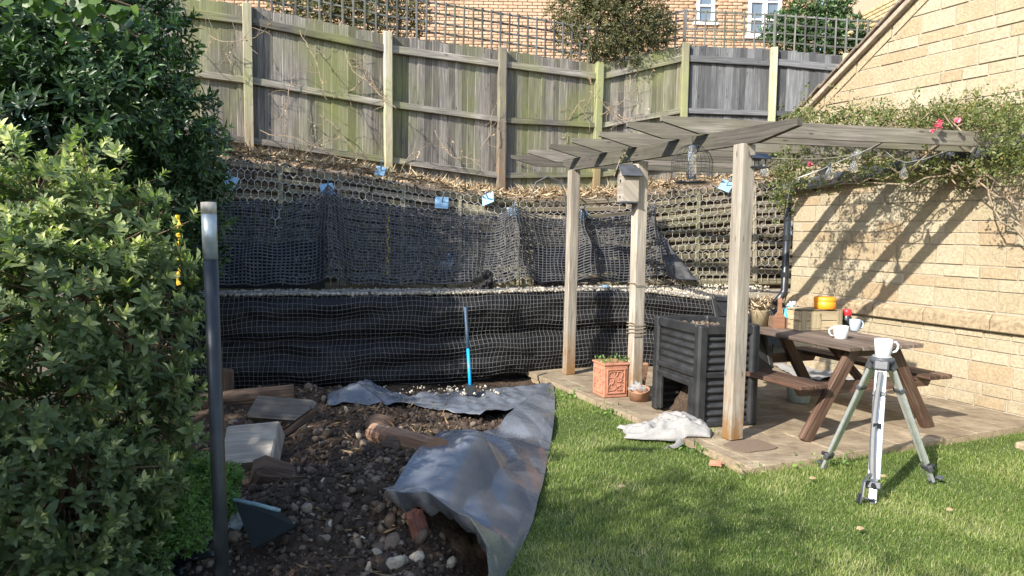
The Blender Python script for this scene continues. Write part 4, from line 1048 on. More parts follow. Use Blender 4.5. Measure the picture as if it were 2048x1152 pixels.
for px, py, r in ((1876,252,.040),(1866,262,.028),(1880,243,.03),(1915,240,.03),(1620,329,.032)):
    q = P(px, py, 6.3 if px > 1700 else 6.9); n = 16; d = norm(rng.normal(size=(n,3))*[1,1,.8]+[0,-.6,.3]); leaves('flower', np.repeat(np.array(q)[None], n, 0), d, rng.normal(size=(n,3)), r, r*.9, X['pink'], rose, LEAF)
# sprig on the beam
B = MB(); q = P(1235, 345, 7.0); pts = [P(a, b, 7.0) for a, b in ((1228,352),(1240,320),(1262,290),(1275,270),(1300,262))]; B.tube(pts, .005, 5); e = empty('creeper_sprig', q, 'thin green creeper sprig curling up the pergola beam', 'creeper'); B.build('stem', X['twig'], e)
p_ = np.array([ (pts[i].lerp(pts[i+1], random.random()) + Vector((random.gauss(0,.03),0,random.gauss(0,.03))))[:] for i in range(4) for _ in range(10)]); leaves('leaf_cluster', p_, rng.normal(size=(40,3)), rng.normal(size=(40,3)), .04, .022, X['rose'], e, SMALL)['kind'] = 'stuff'
# ---- black cable looped over the far post
B = MB(); B.tube([P(a, b, 8.2) for a, b in ((1060,395),(1072,365),(1095,353),(1118,362),(1130,385),(1133,440),(1132,520))], .009, 6); tag(B.build('cable', X['darkgrey']), 'dark cable looping over the bank to the far pergola post', 'cable')

# ---- compost bin
cb = G(1393, 857, PATZ); rx_ = Vector((math.sin(R(75)), math.cos(R(75)), 0)); ly = Vector((math.sin(R(-19)), math.cos(R(-19)), 0)); Wb, Db, Hb = .545, .72, .84
bin_ = empty('compost_bin', cb + rx_*Wb/2 + ly*Db/2, 'black ribbed plastic compost bin with its lid open', 'compost bin')
def panel(o, ax, n_, w_, z0, z1, name='panel', ribs=True, amp=.014):
    rows = []; nz = max(4, int((z1-z0)/.0085))
    for i in range(nz+1):
        z_ = z0 + (z1-z0)*i/nz; off = amp*math.sin(2*math.pi*(z_-z0)/.062) if ribs else 0
        rows.append([o + ax*x_ + n_*(off if 0 < k < 3 else -.01) + UP*z_ for k, x_ in enumerate((0, .03, w_-.03, w_))])
    B = MB(); B.grid(rows); return B.build(name, X['blackplastic'], bin_, True)
nf, nl = -ly, -rx_
e_ = .075
for (o, ax, n_, w_) in ((cb, rx_, nf, Wb), (cb, ly, nl, Db), (cb+ly*Db, rx_, ly, Wb), (cb+rx_*Wb, ly, rx_, Db)):
    left = n_ is nl
    for z0, z1 in (((.36,.42),(.44,.77)) if left else ((.03,.40),(.46,.77))):
        panel(o - n_*.02 + ax*e_, ax, n_, w_-2*e_, z0, z1, ribs=not (left and z1 < .43))
    for zc_, h_ in (((.43,.045),(.80,.08),(.345,.05)) if left else ((.43,.05),(.80,.08),(.02,.04))):
        B = MB(); B.box(o + ax*w_/2 + UP*zc_ - n_*.012, (w_-.13, .03, h_), Matrix((ax, n_, UP)).transposed(), .008, .002); B.build('cross_rail', X['blackplastic'], bin_)
for a_, b_ in ((0,0),(1,0),(0,1),(1,1)):
    p = cb + rx_*(Wb*a_) + ly*(Db*b_); ix = rx_*(.035 if a_ == 0 else -.035) + ly*(.035 if b_ == 0 else -.035)
    B = MB(); B.box(p+ix+UP*Hb/2, (.085,.085,Hb), Matrix((rx_, ly, UP)).transposed(), .016, .002); B.build('corner_post', X['blackplastic'], bin_)
# side posts of the hatch
for a_ in (.11, Db-.11):
    B = MB(); B.box(cb + ly*a_ + UP*.2 - nl*.012, (.07,.03,.34), Matrix((ly, nl, UP)).transposed(), .006); B.build('hatch_side', X['blackplastic'], bin_)
B = MB(); B.grid([[cb + rx_*(.05+ (Wb-.1)*i/14) + ly*(.05+(Db-.1)*j/14) + UP*(.74+.05*fbm(i*.5,j*.5,2)) for i in range(15)] for j in range(15)]); B.build('compost', X['soil'], bin_, True)
n = 300; pos = np.array([(cb + rx_*random.uniform(.06,Wb-.06) + ly*random.uniform(.06,Db-.06) + UP*.775)[:] for _ in range(n)]); tag(rocks('compost_lumps', pos, rng.uniform(.01,.03,n), X['clod'], bin_), kind='stuff')
B = MB(); B.grid([[cb + rx_*.1 + ly*(.12+(Db-.24)*i/10) + UP*(.02+.25*j/6) + rx_*.18*j/6 + rx_*.03*fbm(i*.6,j*.6) for i in range(11)] for j in range(7)]); B.build('compost', X['soil'], bin_, True)
# open lid leaning up behind the right side
lp = [P(1424,598,6.95), P(1512,604,7.1), P(1541,737,6.9), P(1453,731,6.75)]
lid = empty('bin_lid', lp[3], 'black ribbed bin lid propped upright behind the compost bin', 'lid')
lax = (lp[1]-lp[0]); lay = (lp[3]-lp[0]); lnz = lax.cross(lay).normalized(); lnz = lnz if lnz.y < 0 else -lnz
lw_, lh_ = lax.length, lay.length; lx_, lyv = lax.normalized(), lay.normalized()
B = MB(); B.prism([(0,0),(lw_,0),(lw_,lh_),(0,lh_)], lp[0], lx_, lyv, lnz, .012); B.build('panel', X['tar'], lid)
def bar(mb_, a, b, w_, t_): d = (b-a); mb_.box((a+b)/2 + lnz*.014, (d.length, w_, t_), Matrix((d.normalized(), lnz.cross(d.normalized()), lnz)).transposed(), .004)
for i in range(4): B = MB(); bar(B, lp[i], lp[(i+1)%4], .045, .03); B.build('frame_bar', X['blackplastic'], lid)
for a_, b_ in ((0,2),(1,3)): B = MB(); bar(B, lp[a_]+lnz*.002*a_, lp[b_]+lnz*.002*a_, .03, .018); B.build('rib', X['blackplastic'], lid)
for f in (.25,.5,.75): B = MB(); bar(B, lp[0].lerp(lp[3],f)+lnz*.004, lp[1].lerp(lp[2],f)+lnz*.004, .022, .014); B.build('rib', X['blackplastic'], lid)

# ---- picnic table
TA = R(68); tu = Vector((math.sin(TA), math.cos(TA), 0)); tv = Vector((-tu.y, tu.x, 0))
f1, f2 = G(1602, 880, PATZ), G(1862, 856, PATZ); E = (f1+f2)/2; E.z = PATZ; E = E - tv*.14
table = empty('picnic_table', E + tv*.75, 'brown wooden picnic table with attached benches on the patio', 'table')
FT = Matrix((tu, tv, UP)).transposed(); TL = 1.62; TZ = .735
def tp(u, v, z): return E + tu*u + tv*v + UP*z
for k in range(6):
    B = MB(); B.box(tp(-.325+.13*k, TL/2+random.uniform(-.01,.01), TZ-.017), (.118, TL, .034), FT, .005, .002); B.build('top_board', X['tabletop'], table)
for sg in (-1,1):
    for k in range(2): B = MB(); B.box(tp(sg*(.60+.14*k), TL/2+.04, .435), (.128, TL-.02, .036), FT, .007, .002); B.build('bench_board', X['table'], table)
for v_ in (.14, TL-.2):
    for sg in (-1,1):
        a, b = tp(sg*.66, v_, .0), tp(sg*.20, v_, .70); d = (b-a).normalized(); sd = tv.cross(d)
        B = MB(); B.box((a+b)/2, (.10, .055, (b-a).length), Matrix((sd, tv, d)).transposed(), .006, .003); B.build('leg', X['table'], table)
    for z_, half in ((.385,.74),(.67,.34)):
        B = MB(); B.prism([(-half,.045),(-half+.06,-.045),(half-.06,-.045),(half,.045)], tp(0, v_+.033, z_), tu, UP, tv, .045); B.build('cross_beam', X['table'], table)
a, b = tp(0, .22, .40), tp(0, .62, .69); d = (b-a).normalized()
B = MB(); B.box((a+b)/2, (.045, .06, (b-a).length), Matrix((tu, d.cross(tu), d)).transposed(), .004); B.build('brace', X['table'], table)
# ---- mugs
def mug(base, r, h, mat, label, hd):
    e = empty('mug', base, label, 'mug', 'mugs')
    B = MB(); B.lathe([(.001,.0),(r*.80,.0),(r*.86,.004),(r,h*.55),(r*1.02,h),(r*.96,h),(r*.93,h*.55),(r*.78,.012),(.001,.01)], base, 24); B.build('cup', mat, e, True)
    hv = Vector((math.cos(hd), math.sin(hd), 0)); B = MB(); B.tube([base + hv*(r*.92+q) + UP*(h*zq) for q, zq in ((0,.82),(r*.45,.84),(r*.72,.68),(r*.72,.45),(r*.5,.26),(0,.2))], h*.07, 8); B.build('handle', mat, e, True)
TOP = PATZ+TZ+.001
mug(G(1681, 677, TOP), .058, .105, X['white'], 'white mug near the edge of the picnic table', R(180))
mug(G(1709, 661, TOP), .046, .10, X['bluemug'], 'blue-grey mug on the picnic table beside the crate', R(0))
# ---- crate, orange tin, red and black pot
cc = G(1641, 661, TOP); cr = empty('wooden_crate', cc, 'pale wooden crate on the picnic table under the orange tin', 'crate')
CR = frame(R(-14)); cw, cd, ch = .44, .26, .175; cc = cc + CR @ Vector((0, cd/2, 0))
for sx in (-1,1):
    for k in range(2): B = MB(); B.box(cc + CR @ Vector((0, sx*cd/2, .042+k*.088)), (cw, .012, .082), CR, .003, .001); B.build('slat', X['crate'], cr)
    for k in range(2): B = MB(); B.box(cc + CR @ Vector((sx*(cw/2-.007), 0, .042+k*.088)), (.012, cd-.014, .082), CR, .003); B.build('slat', X['crate'], cr)
    for sy in (-1,1): B = MB(); B.box(cc + CR @ Vector((sx*(cw/2-.04), sy*(cd/2+.011), ch/2)), (.05,.012,ch+.004), CR, .003); B.build('batten', X['crate'], cr)
for k in range(3): B = MB(); B.box(cc + CR @ Vector((0, -cd/2+.05+k*.08, ch+.006)), (cw-.02, .074, .01), CR, .002); B.build('top_slat', X['crate'], cr)
B = MB(); B.box(cc + CR @ Vector((-.06, -cd/2-.009, ch/2)), (.11,.006,.14), CR, .002); B.build('panel', wood('pale_ply', (.40,.31,.17),(.52,.42,.25),(.60,.50,.32)), cr)
oc_ = P(1649, 622, cc.y-.02); oc_.z = TOP+ch+.012
ot = empty('round_tin', oc_, 'bright orange round tin on top of the crate', 'tin')
B = MB(); B.lathe([(.001,0),(.088,0),(.092,.004),(.092,.07),(.088,.072)], oc_, 28); B.build('body', X['orange'], ot, True)
B = MB(); B.lathe([(.094,.07),(.095,.074),(.095,.10),(.088,.106),(.001,.107)], oc_, 28); B.build('lid', X['orange'], ot, True)
q = G(1703, 657, TOP) + tv*.06; e = empty('storage_jar', q, 'dark jar with red lid behind the blue-grey mug', 'jar')
B = MB(); B.lathe([(.001,0),(.04,0),(.042,.01),(.042,.10),(.03,.12)], q, 16); B.build('body', X['tar'], e, True)
B = MB(); B.lathe([(.036,.115),(.04,.12),(.04,.165),(.034,.172),(.001,.172)], q, 16); B.build('lid', X['red'], e, True)
# ---- wooden caddy with bottles, plant pot, white bag at the far end of the table
q = G(1558, 657, TOP); e = empty('wooden_caddy', q, 'small upright wooden holder with bottles at the far table end', 'caddy')
B = MB(); B.prism([(-.05,0),(.05,0),(.05,.11),(.018,.15),(.018,.27),(0,.285),(-.018,.27),(-.018,.15),(-.05,.11)], q, Vector((1,0,0)), UP, Vector((0,1,0)), .012); B.build('front_board', X['terracotta'] if False else wood('caddy_wood',(.25,.10,.05),(.42,.21,.12),(.5,.3,.2)), e)
B = MB(); B.box(q + Vector((.03,.10,.05)), (.16,.16,.10), None, .004); B.build('box', X['stem'], e)
for dx, dy, m_, h_, r_, lb in ((.07,.05,'teal',.18,.03,'teal bottle standing behind the wooden caddy'),(.115,.09,'bluehandle',.20,.026,'blue spray bottle behind the wooden caddy'),(.15,.06,'yellow',.17,.022,'small yellow bottle beside the wooden caddy')):
    p = q + Vector((dx,dy,0)); B = MB(); B.lathe([(.001,0),(r_,0),(r_,h_*.65),(r_*.4,h_*.8),(r_*.4,h_),(.001,h_)], p, 14); tag(B.build('bottle', X[m_], None, True), lb, 'bottle')
q = G(1532, 655, TOP) + Vector((-.02,.12,0)); e = empty('potted_plant', q, 'grey pot of withered brown stems at the far table end', 'potted plant')
B = MB(); B.lathe([(.001,0),(.065,0),(.085,.14),(.09,.15),(.078,.15),(.06,.02),(.001,.02)], q, 18); B.build('pot', X['crate'], e, True)
n = 170; pp = np.array(q)[None] + np.stack([rng.normal(0,.055,n), rng.normal(0,.05,n), rng.uniform(.14,.26,n)],1); leaves('withered_leaves', pp, rng.normal(size=(n,3))+[0,0,.3], rng.normal(size=(n,3)), rng.uniform(.03,.08,n), .015, X['dryleaf'], e, SMALL)['kind'] = 'stuff'
def crumple(c, rx, ry, rz, name, mat, label, cat, amp=.3, fr=3.0, seed=0, sub=5):
    bm = bmesh.new(); bmesh.ops.create_icosphere(bm, subdivisions=sub, radius=1)
    for v in bm.verts:
        d = v.co.copy(); k = 1 + amp*noise.turbulence(d*fr+Vector((seed,0,0)), 4, False)*1.2 - amp*.6
        v.co = Vector((d.x*rx*k, d.y*ry*k, max(d.z, -.35)*rz*k)) + Vector(c) + UP*(.35*rz*.8)
    me = bpy.data.meshes.new(name); bm.to_mesh(me); bm.free(); return tag(link(name, me, mat, None, True), label, cat)
q = P(1584, 613, 7.35); crumple((q.x,q.y,q.z-.03), .06,.05,.07, 'plastic_bag', X['white'], 'crumpled white bag behind the caddy on the table', 'bag', .5, 2.5, 4, 4)
B = MB(); q = P(1590, 632, 7.3)

# ---- surveying tripod with mug
feet = [G(1744, 1012, 0), G(1644, 940, 0), G(1866, 968, 0)]
tcx = Vector((sum(f.x for f in feet)/3, sum(f.y for f in feet)/3, 0)); hz = P(1742, 714, tcx.y).z
tr = empty('tripod', tcx, 'silver aluminium surveying tripod standing on the lawn', 'tripod')
B = MB(); B.lathe([(.001,-.035),(.06,-.035),(.072,-.03),(.076,-.004),(.07,0),(.001,0)], tcx+UP*hz, 24); B.build('head', X['slate'], tr, True)
B = MB(); B.lathe([(.001,0),(.058,0),(.06,.006),(.05,.012),(.001,.012)], tcx+UP*(hz+.0005), 20); B.build('plate', X['alu'], tr, True)
for i, f in enumerate(feet):
    o_ = (f-tcx); o_.z = 0; o_.normalize(); top_ = tcx + o_*.055 + UP*(hz-.04); d = (f-top_); Lg = d.length; d.normalize(); sd = d.cross(o_).normalized(); nn_ = sd.cross(d)
    RM = Matrix((sd, nn_, d)).transposed(); leg = None
    B = MB(); B.box(top_ + d*(Lg*.44), (.026 if i else .04, .018, Lg*.84), RM, .004); lg = B.build('leg', X['alublue'] if i == 0 else X['alu'], tr)
    if True:
        for sx in (-1,1):
            B = MB(); B.box(top_ + d*(Lg*.42) + sd*sx*(.026 if i else .027), (.017,.026,Lg*.80), RM, .006); B.build('leg_rail', X['alu'], lg)
    B = MB(); B.box(top_ + d*(Lg*.86), (.085,.034,.045), RM, .006); B.build('clamp', X['darkgrey'], lg)
    B = MB(); B.box(top_ + d*(Lg*.22), (.085,.036,.03), RM, .005); B.build('collar', X['darkgrey'], lg)
    B = MB(); B.box(top_ + d*.01, (.09,.05,.07), RM, .01); B.build('hinge', X['darkgrey'], lg)
    B = MB(); B.box(top_ + d*(Lg*.92), (.046,.02,Lg*.12), RM, .004); B.build('lower_leg', X['alu'], lg)
    B = MB(); B.tube([top_+d*(Lg*.955), f+Vector((0,0,.012)), f-UP*.01], [.024,.018,.006], 8); B.build('foot_shoe', X['slate'], lg)
    B = MB(); p = f + UP*.05 ; B.box(p + o_*.03 + sd*.02, (.05,.035,.012), RM, .004); B.build('foot_tread', X['slate'], lg)
    B = MB(); p = top_ + d*(Lg*.86)+ nn_*(.022 if nn_.dot(o_)>0 else -.022); B.tube([p, p+o_*.03], .013, 10); B.build('clamp_screw', X['tar'], lg)
o_ = (feet[0]-tcx).normalized(); top_ = tcx + o_*.06 + UP*(hz-.06); f = feet[0]; d = f-top_
B = MB(); side = Vector((-1,0,0)); pts = [top_ + o_*.035 + d*k + side*(.022*math.sin(k*3.4)) + o_*.012 for k in np.linspace(0.02,.80,12)]
for wv in range(1):
    rows = [[p - side*.014 + o_*.001, p + side*.014] for p in pts]; 
    B.tube(pts, .017, 6, True, .2)
B.build('strap', X['darkgrey'], tr)
B = MB(); pts = [top_ + o_*.045 + d*.76 + side*.02, top_ + o_*.05 + d*.82 + side*.06, top_ + o_*.05 + d*.92 + side*.065, Vector((f.x-.085, f.y-.01, .02))]; B.tube(pts, .012, 6, True, .3); B.build('strap_end', X['darkgrey'], tr)
B = MB(); p = pts[-1]; B.box(p+UP*.03, (.03,.014,.06), frame(0,0,.3), .004); B.build('buckle', X['tar'], tr)
B = MB(); p = top_ + d*.42 + o_*.05; B.box(p, (.05,.012,.03), None, .004); B.build('buckle', X['tar'], tr)
mug(tcx+UP*(hz+.0135)+Vector((.005,0,0)), .054, .105, X['white'], 'white mug standing on top of the tripod', R(-10))

# ---- cloth heap on the patio edge
q = G(1330, 868, PATZ*.5)
def clothpt(u, v):
    x = (u-.5)*.66; y = (v-.5)*.36
    env = max(0, 1-(abs(u-.5)*2)**2.2)*max(0, 1-(abs(v-.5)*2)**2.4)
    r1 = 1-min(1, abs(noise.noise(Vector((u*3+v*4, v*5-u*2, 2))))*3.4); r2 = 1-min(1, abs(noise.noise(Vector((u*8-v*4, v*10+u*3, 6))))*3.0); r3 = noise.noise(Vector((u*2.3, v*2.6, 11)))
    h = env**.5*max(0, .055*(.5+.9*u) + .05*r3 + .075*r1 + .02*r2)
    sx = .05*noise.noise(Vector((u*2.2, v*2.2, 3))); sy = .07*noise.noise(Vector((u*2.6, v*2.6, 8)))
    rot = frame(R(8)); p = q + rot @ Vector((x+sx, y+sy, 0)); a, b = (p-pc).dot(du), (p-pc).dot(dv)
    on = a > 0 and b > vl + (vl-vf)/(ul-uf)*(a-ul); base = PATZ+.004 if on else .025
    p.z = base + h; return p
B = MB(); B.grid([[clothpt(i/70, j/44) for i in range(71)] for j in range(45)]); cl = B.build('towel', X['cloth'], None, True)
tag(cl, 'crumpled grey-white towel lying over the patio edge', 'towel')
ms = cl.modifiers.new('soft', 'SMOOTH'); ms.iterations = 2; md = cl.modifiers.new('thick', 'SOLIDIFY'); md.thickness = .008; md.offset = 1
B = MB()
for pts in ([(1345,862),(1362,876),(1358,890),(1346,897),(1336,898)], [(1290,862),(1268,862),(1250,858),(1241,856)]):
    rows = []
    for k, (a, b) in enumerate(pts):
        p = G(a, b, .03); rows.append([p + Vector((sx_*.035, .01*sx_, .03*(1-abs(sx_))+.004)) for sx_ in (-1,-.6,-.2,.2,.6,1)])
    B.grid(rows)
tl = B.build('towel_corner', X['cloth'], cl, True); tl['kind'] = 'stuff'
# ---- terracotta planter behind the middle post
q = G(1231, 795, PATZ); e = empty('terracotta_planter', q, 'square terracotta planter with relief pattern and small green plants', 'planter'); TR = frame(R(-19)); pw, ph = .25, .32
q = q + TR @ Vector((0, pw/2, 0))
for k, (ox, oy) in enumerate(((0,-1),(1,0),(0,1),(-1,0))):
    n_ = TR @ Vector((ox, oy, 0)); a_ = TR @ Vector((-oy, ox, 0))
    B = MB(); B.box(q + n_*(pw/2-.012) + UP*ph/2, (pw if oy else pw-.05, .024, ph), Matrix((a_, n_, UP)).transposed(), .006); B.build('side_panel', X['terracotta'], e)
    if k in (0, 3):
        for zc_ in (.045, ph-.05): B = MB(); B.box(q + n_*(pw/2+.004) + UP*zc_, (pw-.05,.012,.016), Matrix((a_, n_, UP)).transposed(), .004); B.build('relief_band', X['terracotta'], e)
        for sx in (-1,1): B = MB(); B.box(q + n_*(pw/2+.004) + a_*sx*(pw/2-.035) + UP*ph/2, (.014,.012,ph-.1), Matrix((a_, n_, UP)).transposed(), .004); B.build('relief_band', X['terracotta'], e)
        for k2 in range(11):
            B = MB(); pts = []; s0 = Vector((random.uniform(-.09,.09), random.uniform(.08,ph-.09), 0)); an = random.uniform(0,6.3)
            for k3 in range(8): pts.append(q + n_*(pw/2+.002) + a_*s0.x + UP*s0.y); an += random.uniform(.3,.75); s0 += Vector((math.cos(an)*.018, math.sin(an)*.018, 0)); s0.x = max(-.1,min(.1,s0.x)); s0.y = max(.07,min(ph-.07,s0.y))
            B.tube(pts, .006, 5); B.build('relief_scroll', X['terracotta'], e)
B = MB(); B.box(q+UP*ph, (pw+.02,pw+.02,.02), TR, .005); B.build('rim', X['terracotta'], e)
n = 110; pp = np.array([(q + TR @ Vector((random.uniform(-.13,.13), random.uniform(-.14,.13), ph+random.uniform(.01,.05))))[:] for _ in range(n)]); leaves('seedlings', pp, rng.normal(size=(n,3))+[0,0,.6], rng.normal(size=(n,3)), .028, .014, X['weed'], e, SMALL)['kind'] = 'stuff'
# ---- tilted brown pot with clear plastic
q = G(1278, 800, PATZ) + UP*.005; e = empty('broken_pot', q, 'brown clay pot beside the middle post behind the bin', 'pot')
B = MB(); B.lathe([(.001,0),(.085,0),(.10,.10),(.105,.11),(.095,.11),(.08,.015),(.001,.015)], q, 20, frame(R(20), R(12)), 2*math.pi); B.build('pot', X['brownpot'], e, True)
q2 = G(1290, 790, PATZ) + Vector((0,.25,0)); B = MB(); B.box(q2 + UP*.14, (.12,.04,.28), frame(R(-20), R(14)), .01); tag(B.build('clay_slab', X['brownpot']), 'brown clay tile leaning behind the middle post', 'tile')
crumple(q+UP*.10+Vector((-.02,-.03,0)), .09,.06,.06, 'plastic_film', X['film'], 'crumpled clear plastic film in the brown pot', 'plastic film', .6, 2.4, 9, 4)
# ---- bucket under the bench, pale sheet, yellow toy
q = G(1597, 803, PATZ); e = empty('bucket', q, 'pale translucent bucket under the picnic bench', 'bucket')
B = MB(); B.lathe([(.001,.003),(.10,.003),(.125,.20),(.13,.205),(.13,.215),(.12,.21),(.097,.012),(.001,.012)], q, 24); B.build('body', X['bucket'], e, True)
B = MB(); B.tube([q + Vector((.125*math.cos(a_), .03, .20-.09*math.sin(a_))) + Vector((0,-.13,0))*math.sin(a_) for a_ in np.linspace(0, math.pi, 10)], .004, 5); B.build('handle', X['alu'], e)
q = G(1660, 748, PATZ); B = MB(); B.grid([[q + Vector(((i/26-.5)*1.0, (j/20-.5)*.9, .012+.06*abs(noise.noise(Vector((i*.2, j*.2, 4))))+.012*noise.noise(Vector((i*.7,j*.7,1))))) for i in range(27)] for j in range(21)]); tag(B.build('dust_sheet', X['cloth'], None, True), 'pale dust sheet spread on the patio behind the table', 'sheet')
q = G(1651, 743, PATZ)+UP*.07; B = MB(); B.lathe([(.001,0),(.04,.005),(.05,.03),(.03,.055),(.001,.06)], q, 14); tag(B.build('yellow_tub', X['yellow'], None, True), 'small yellow tub lying on the pale dust sheet', 'tub')
# ---- rubble, gravel at planter, tile and leaves on the lawn
q = G(1431, 932, .012); B = MB(); B.box(q+UP*.02, (.085,.06,.012), frame(R(20), R(12)), .003, .004); tag(B.build('tile_shard', X['terracotta']), 'flat terracotta tile shard on the grass by the patio corner', 'tile')
for px, py, lb in ((1618,957,'dry brown leaf on the grass left of the tripod'),(1712,1058,'pale dry leaf on the grass below the tripod'),(1892,1020,'orange dry leaf on the grass right of the tripod'),(1760,953,'dry leaf on the grass behind the front tripod leg'),(1236,973,'brown leaf on the shaded grass left of centre')):
    q = G(px, py, .045); leaves('fallen_leaf', np.array([q[:]]), np.array([[1,.2,.15]]), np.array([[.2,-.5,1.]]), .055, .03, X['dryleaf'], None, LEAF, np.array([.5])); o = bpy.context.scene.objects[-1] if False else COL.objects[-1]; tag(o, lb, 'leaf', 'dry leaves on the lawn')

# ================================================================== THE DUG CORNER
# pole
q0 = P(417, 405, 2.62); q1 = P(445, 1175, 2.54); dq = (q1-q0); k = (q0.z+.3)/-dq.z; q1 = q0 + dq*k
e = empty('washing_line_post', (q1.x,q1.y,0), 'dark grey metal pole with pale worn top in the left foreground', 'pole')
B = MB(); B.tube([q0.lerp(q1,.045), q1], .0248, 20); B.build('shaft', plain('grey_painted_steel', (.022,.027,.031), .4, .2, var=.3, sc=10, bump=.1), e, True)
B = MB(); B.tube([q0.lerp(q1,.012), q0.lerp(q1,.10)], .0255, 20); B.build('worn_sleeve', plain('worn_galvanised_steel', (.30,.35,.37), .45, .4, var=.3, sc=25, bump=.1), e, True)
B = MB(); B.tube([q0, q0.lerp(q1,.02)], .0262, 20); B.build('cap', plain('pale_cap', (.42,.38,.32), .7), e, True)
# black polythene sheets
def cr_(pts, t):
    n = len(pts)-1; x = t*n; i = min(int(x), n-1); f = x-i; p0, p1, p2, p3 = (pts[max(0,min(n,i+k))] for k in (-1,0,1,2))
    return (p1*2 + (p2-p0)*f + (p0*2-p1*5+p2*4-p3)*f*f + (p1*3-p0-p2*3+p3)*f**3)*.5
def facet(x, y, sd):               # piecewise flat crumple: random heights on a triangulated lattice
    i, j = math.floor(x), math.floor(y); fx_, fy_ = x-i, y-j
    def h(a, b): return noise.cell(Vector((a*1.7+sd*13.1, b*2.3+sd*7.7, sd)))-.25
    if fx_+fy_ < 1: return h(i,j) + (h(i+1,j)-h(i,j))*fx_ + (h(i,j+1)-h(i,j))*fy_
    return h(i+1,j+1) + (h(i,j+1)-h(i+1,j+1))*(1-fx_) + (h(i+1,j)-h(i+1,j+1))*(1-fy_)
def lin_(pts, t): n = len(pts)-1; x = t*n; i = min(int(x), n-1); return pts[i].lerp(pts[i+1], x-i)
rows = []
for j in range(181):
    t = j/180; a, b = lin_(Lw, t), cr_(Rw, t); rw = []
    for i in range(71):
        s = i/70; p = a.lerp(b, s); wdt = (b-a).length
        hump = .05*math.sin(math.pi*s)*min(1, wdt)*(1 if s > .12 else s/.12)
        en = min(1,wdt*1.5)*(.35+.65*math.sin(math.pi*min(1,s+.12)))
        fold = .10*facet(p.x*2.6+p.y*.9, p.y*1.9-p.x*1.1, 3)*en + .035*facet(p.x*6.5-p.y*2.2, p.y*4.6+p.x*2, 9)*(.3+.7*en)
        p.z = max(p.z + hump + fold, (.012 if s > .9 else base_z(p.x, p.y)+.06+.8*max(0, fold))); rw.append(p)
    # rolled hem on the lawn side
    rows.append(rw)
# drop the lower-left hem down to the soil
hem = [[p + Vector((.02,.02,-.0)) for p in [r_[0] for r_ in rows[90:]]]]
B = MB(); B.grid(rows); sh = B.build('plastic_sheet', X['poly'], None, False); tag(sh, 'large grey polythene sheet draped over the mound along the lawn', 'plastic sheet')
md = sh.modifiers.new('thick', 'SOLIDIFY'); md.thickness = .0015
ed_ = [r_[0] for r_ in rows]
B = MB(); rws = []
for j in range(92, 181, 2):
    p = rows[j][0]; dn_ = min(.16, max(.02, p.z-soil_z(p.x, p.y)-.02))*(.7+.4*noise.noise(Vector((j*.15,0,0)))); rws.append([p, p+Vector((.01,.015,-dn_*.5)), p+Vector((.05,.05,-dn_))])
B.grid(rws); B.build('hanging_hem', X['poly'], sh, True)
Lp2 = [(645,812),(700,800),(720,782),(760,790)]; 
rows = []
for j in range(40):
    t = j/39; rw = []
    for i in range(110):
        s = i/109; px = 655 + (1092-655)*s; py = interp(px, [655,740,800,960,1092],[806,780,792,782,766])*(1-t) + interp(px, [655,700,800,960,1092],[822,815,806,832,800])*t
        p = G(px, py, .04); p.z = max(soil_z(p.x,p.y)+.02, .03) + .06*abs(noise.noise(Vector((p.x*3.2, p.y*4, 2)))) + (.14*math.exp(-((px-725)/45)**2)*math.sin(math.pi*(1-t)*.9) if px < 830 else 0) + .015*noise.noise(Vector((p.x*12,p.y*12,1))); rw.append(p)
    rows.append(rw)
B = MB(); B.grid(rows); s2 = B.build('plastic_sheet', X['poly'], None, True); tag(s2, 'wrinkled polythene spread on the ground at the retaining wall foot', 'plastic sheet'); md = s2.modifiers.new('thick','SOLIDIFY'); md.thickness = .004
n = 90; pos = []
for i in range(n):
    a = random.random(); px = random.gauss(915, 35) if a < .6 else random.gauss(880,80); py = random.gauss(786, 5); q = G(px, py, .06); pos.append((q.x, q.y, max(soil_z(q.x,q.y),.03)+.055))
tag(rocks('spilt_gravel', np.array(pos), rng.uniform(.006,.017,n), X['gravel']), 'pale gravel spilt on the polythene near the sledgehammer', 'gravel', kind='stuff')
# sledgehammer
q = G(941, 783, .09); e = empty('sledgehammer', q, 'sledgehammer with bright blue handle standing head down at the wall', 'sledgehammer'); tp_ = P(931, 614, q.y+.25)
B = MB(); B.prism([(-.045,-.045),(.045,-.045),(.05,-.03),(.05,.03),(.045,.045),(-.045,.045),(-.05,.03),(-.05,-.03)], q+Vector((0,-.06,.02)), Vector((1,0,0)), UP, Vector((0,1,0)), .15, .01); B.build('head', X['iron'], e)
B = MB(); B.tube([q, q.lerp(tp_,.52)], .0155, 12); B.build('handle', X['bluehandle'], e, True)
B = MB(); B.tube([q.lerp(tp_,.50), q.lerp(tp_,.75), q.lerp(tp_,.97), tp_], [.018,.017,.019,.02], 12); B.build('grip', X['navy'], e, True)
